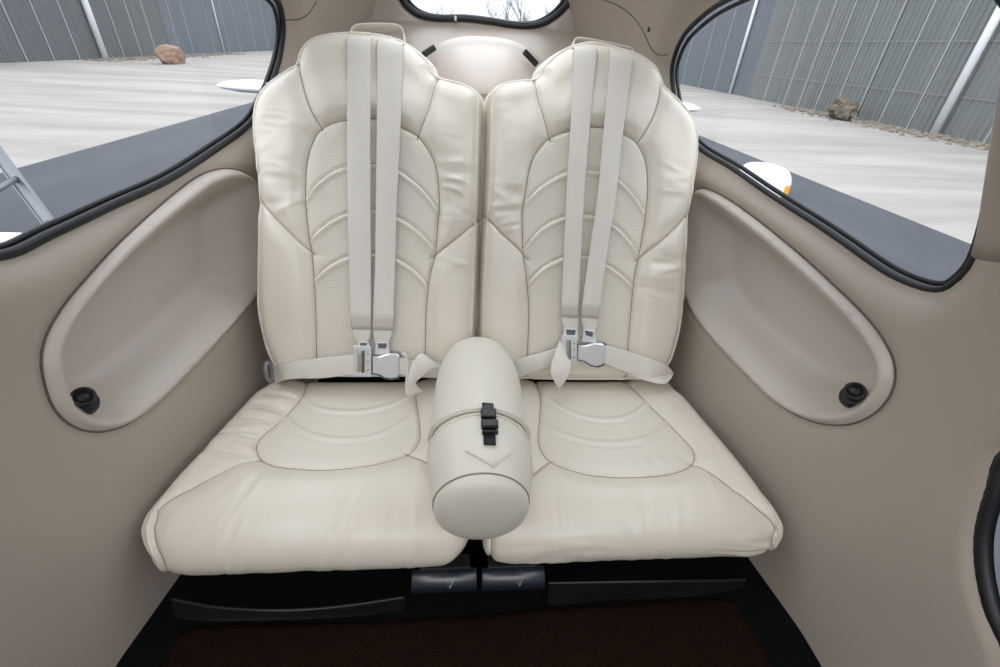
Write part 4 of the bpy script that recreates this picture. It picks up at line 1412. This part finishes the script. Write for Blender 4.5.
V, F = [], []
n = 24
for y, r, z in [(1.95, .34, -.32), (2.4, .30, -.36), (3.2, .20, -.40), (4.2, .12, -.42), (5.0, .07, -.43), (5.2, .01, -.43)]:
    for k in range(n):
        a = 2 * math.pi * k / n
        V.append((XC + r * math.cos(a), y, z + r * math.sin(a)))
for i in range(5):
    F += [(i * n + k, i * n + (k + 1) % n, (i + 1) * n + (k + 1) % n, (i + 1) * n + k) for k in range(n)]
mesh_obj('tail_boom', V, F, M_white, tail)

# aluminium ladder on the left
def ladder():
    a0 = np.array([-3.20, 3.33, -.28]); a1 = np.array([-1.87, 2.32, GZ])
    off = np.array([.19, -.53, 0])
    root = empty('step_ladder', tuple((a1 + a1 + off) / 2))
    tag(root, 'aluminium ladder standing outside the left window', 'ladder')
    dirv = (a1 - a0) / np.linalg.norm(a1 - a0)
    for o in (np.zeros(3), off):
        c = (a0 + a1) / 2 + o
        ax = Vector(dirv); ay = Vector(off).normalized(); ay = (ay - ax * ax.dot(ay)).normalized(); az = ax.cross(ay)
        M3 = Matrix((ax, ay, az)).transposed()
        L = np.linalg.norm(a1 - a0)
        mb = MB()
        mb.box(c + np.array(az) * .03, (L, .03, .008), M3, .002)
        mb.box(c - np.array(az) * .03, (L, .03, .008), M3, .002)
        mb.box(c, (L, .008, .06), M3, .002)
        mb.build('rail', M_alu, root)
    for t in np.arange(.2, .98, .135):
        p = a0 + (a1 - a0) * t
        MB().tube([p, p + off], .016, False, 10).build('rung', M_alu, root)
    p = a0 + (a1 - a0) * .50 + off * .8
    return root
ladder()
tp0 = ray(-6, 241) * 2.2; tp1 = ray(30, 243) * 2.2
mid = (tp0 + tp1) / 2
tag(MB().box((mid[0] - .15, mid[1] + .0, (mid[2] + tp0[2]) / 2 - .02), (.62, .26, .045), None, .012).build('work_platform', M_white),
    'white work step beside the ladder, just above the left window sill', 'platform')
bpy.data.objects['work_platform']['label'] = 'white plank edge beside the ladder, just above the left window sill'

# white fairing with an orange corner by the lane
def fairing():
    cx_, cy_, hz = 5.25, 7.75, .42
    root = empty('wheel_fairing', (cx_, cy_, GZ))
    tag(root, 'white rounded fairing with an orange corner standing on the lane beyond the right window', 'fairing')
    V, F = [], []
    n, m = 40, 18
    for j in range(m + 1):
        t = (j / m) * math.pi / 2
        zz_ = math.sin(t) ** .75; rr_ = math.cos(t) ** .45
        for k in range(n):
            a = 2 * math.pi * k / n
            V.append((cx_ + .40 * rr_ * math.copysign(abs(math.cos(a)) ** .7, math.cos(a)), cy_ + .5 * rr_ * math.sin(a), GZ + hz * zz_))
    for j in range(m):
        F += [(j * n + k, j * n + (k + 1) % n, (j + 1) * n + (k + 1) % n, (j + 1) * n + k) for k in range(n)]
    V = np.array(V); F = np.array(F)
    cen = V[F].mean(1)
    om = (cen[:, 0] > cx_ + .12) & (cen[:, 2] < GZ + hz * .45) & (cen[:, 1] < cy_)
    sub_mesh('shell', V, F[~om], M_white, root, V[:, :2])
    sub_mesh('orange_corner', V, F[om], M_orange, root, V[:, :2])
fairing()

# bare trees beyond the end of the lane
def bare_tree(x, y, h, seed, label):
    rs = random.Random(seed)
    mb = MB(); tw = MB()
    def grow(p, d, L, r, lev, dest):
        n = 4
        pts = [p]
        for i in range(n):
            d = (d + Vector((rs.uniform(-.12, .12), rs.uniform(-.12, .12), rs.uniform(-.02, .10)))).normalized()
            pts.append(pts[-1] + d * L / n)
        dest.tube([tuple(q) for q in pts], np.linspace(r, r * .5, n + 1), False, 5 if lev < 2 else 3, caps=False)
        if lev >= 3: return
        k = [9, 6, 5][lev]
        for i in range(k):
            t = (.30 if lev == 0 else .2) + (.70 if lev == 0 else .8) * (i + rs.random()) / k
            q = pts[min(int(t * n), n)] if t >= 1 else pts[int(t * n)].lerp(pts[int(t * n) + 1], t * n - int(t * n))
            a = rs.uniform(0, 6.28)
            dd = (d * rs.uniform(.7, 1.2) + Vector((math.cos(a), math.sin(a), rs.uniform(0, .5))) * .75).normalized()
            grow(q, dd, L * rs.uniform(.36, .52), r * .42, lev + 1, tw)
    grow(Vector((x, y, GZ)), Vector((0, 0, 1)), h * .78, .16, 0, mb)
    root = empty('bare_tree', (x, y, GZ))
    tag(root, label, 'tree', 'bare trees beyond the end of the lane')
    mb.build('trunk', M_bark, root); tw.build('branches', M_bark, root)
for i, (x, h) in enumerate([(-3.2, 6.3), (6.3, 10.6), (8.6, 12.0), (10.6, 9.6), (12.3, 8.6), (14.0, 7.6), (15.8, 8.2), (17.6, 9.6), (3.2, 6.8), (20.0, 8.8)]):
    bare_tree(x, 92 + 6.5 * (i * 7 % 10), h, 40 + i, 'bare leafless tree on the skyline through the rear window')
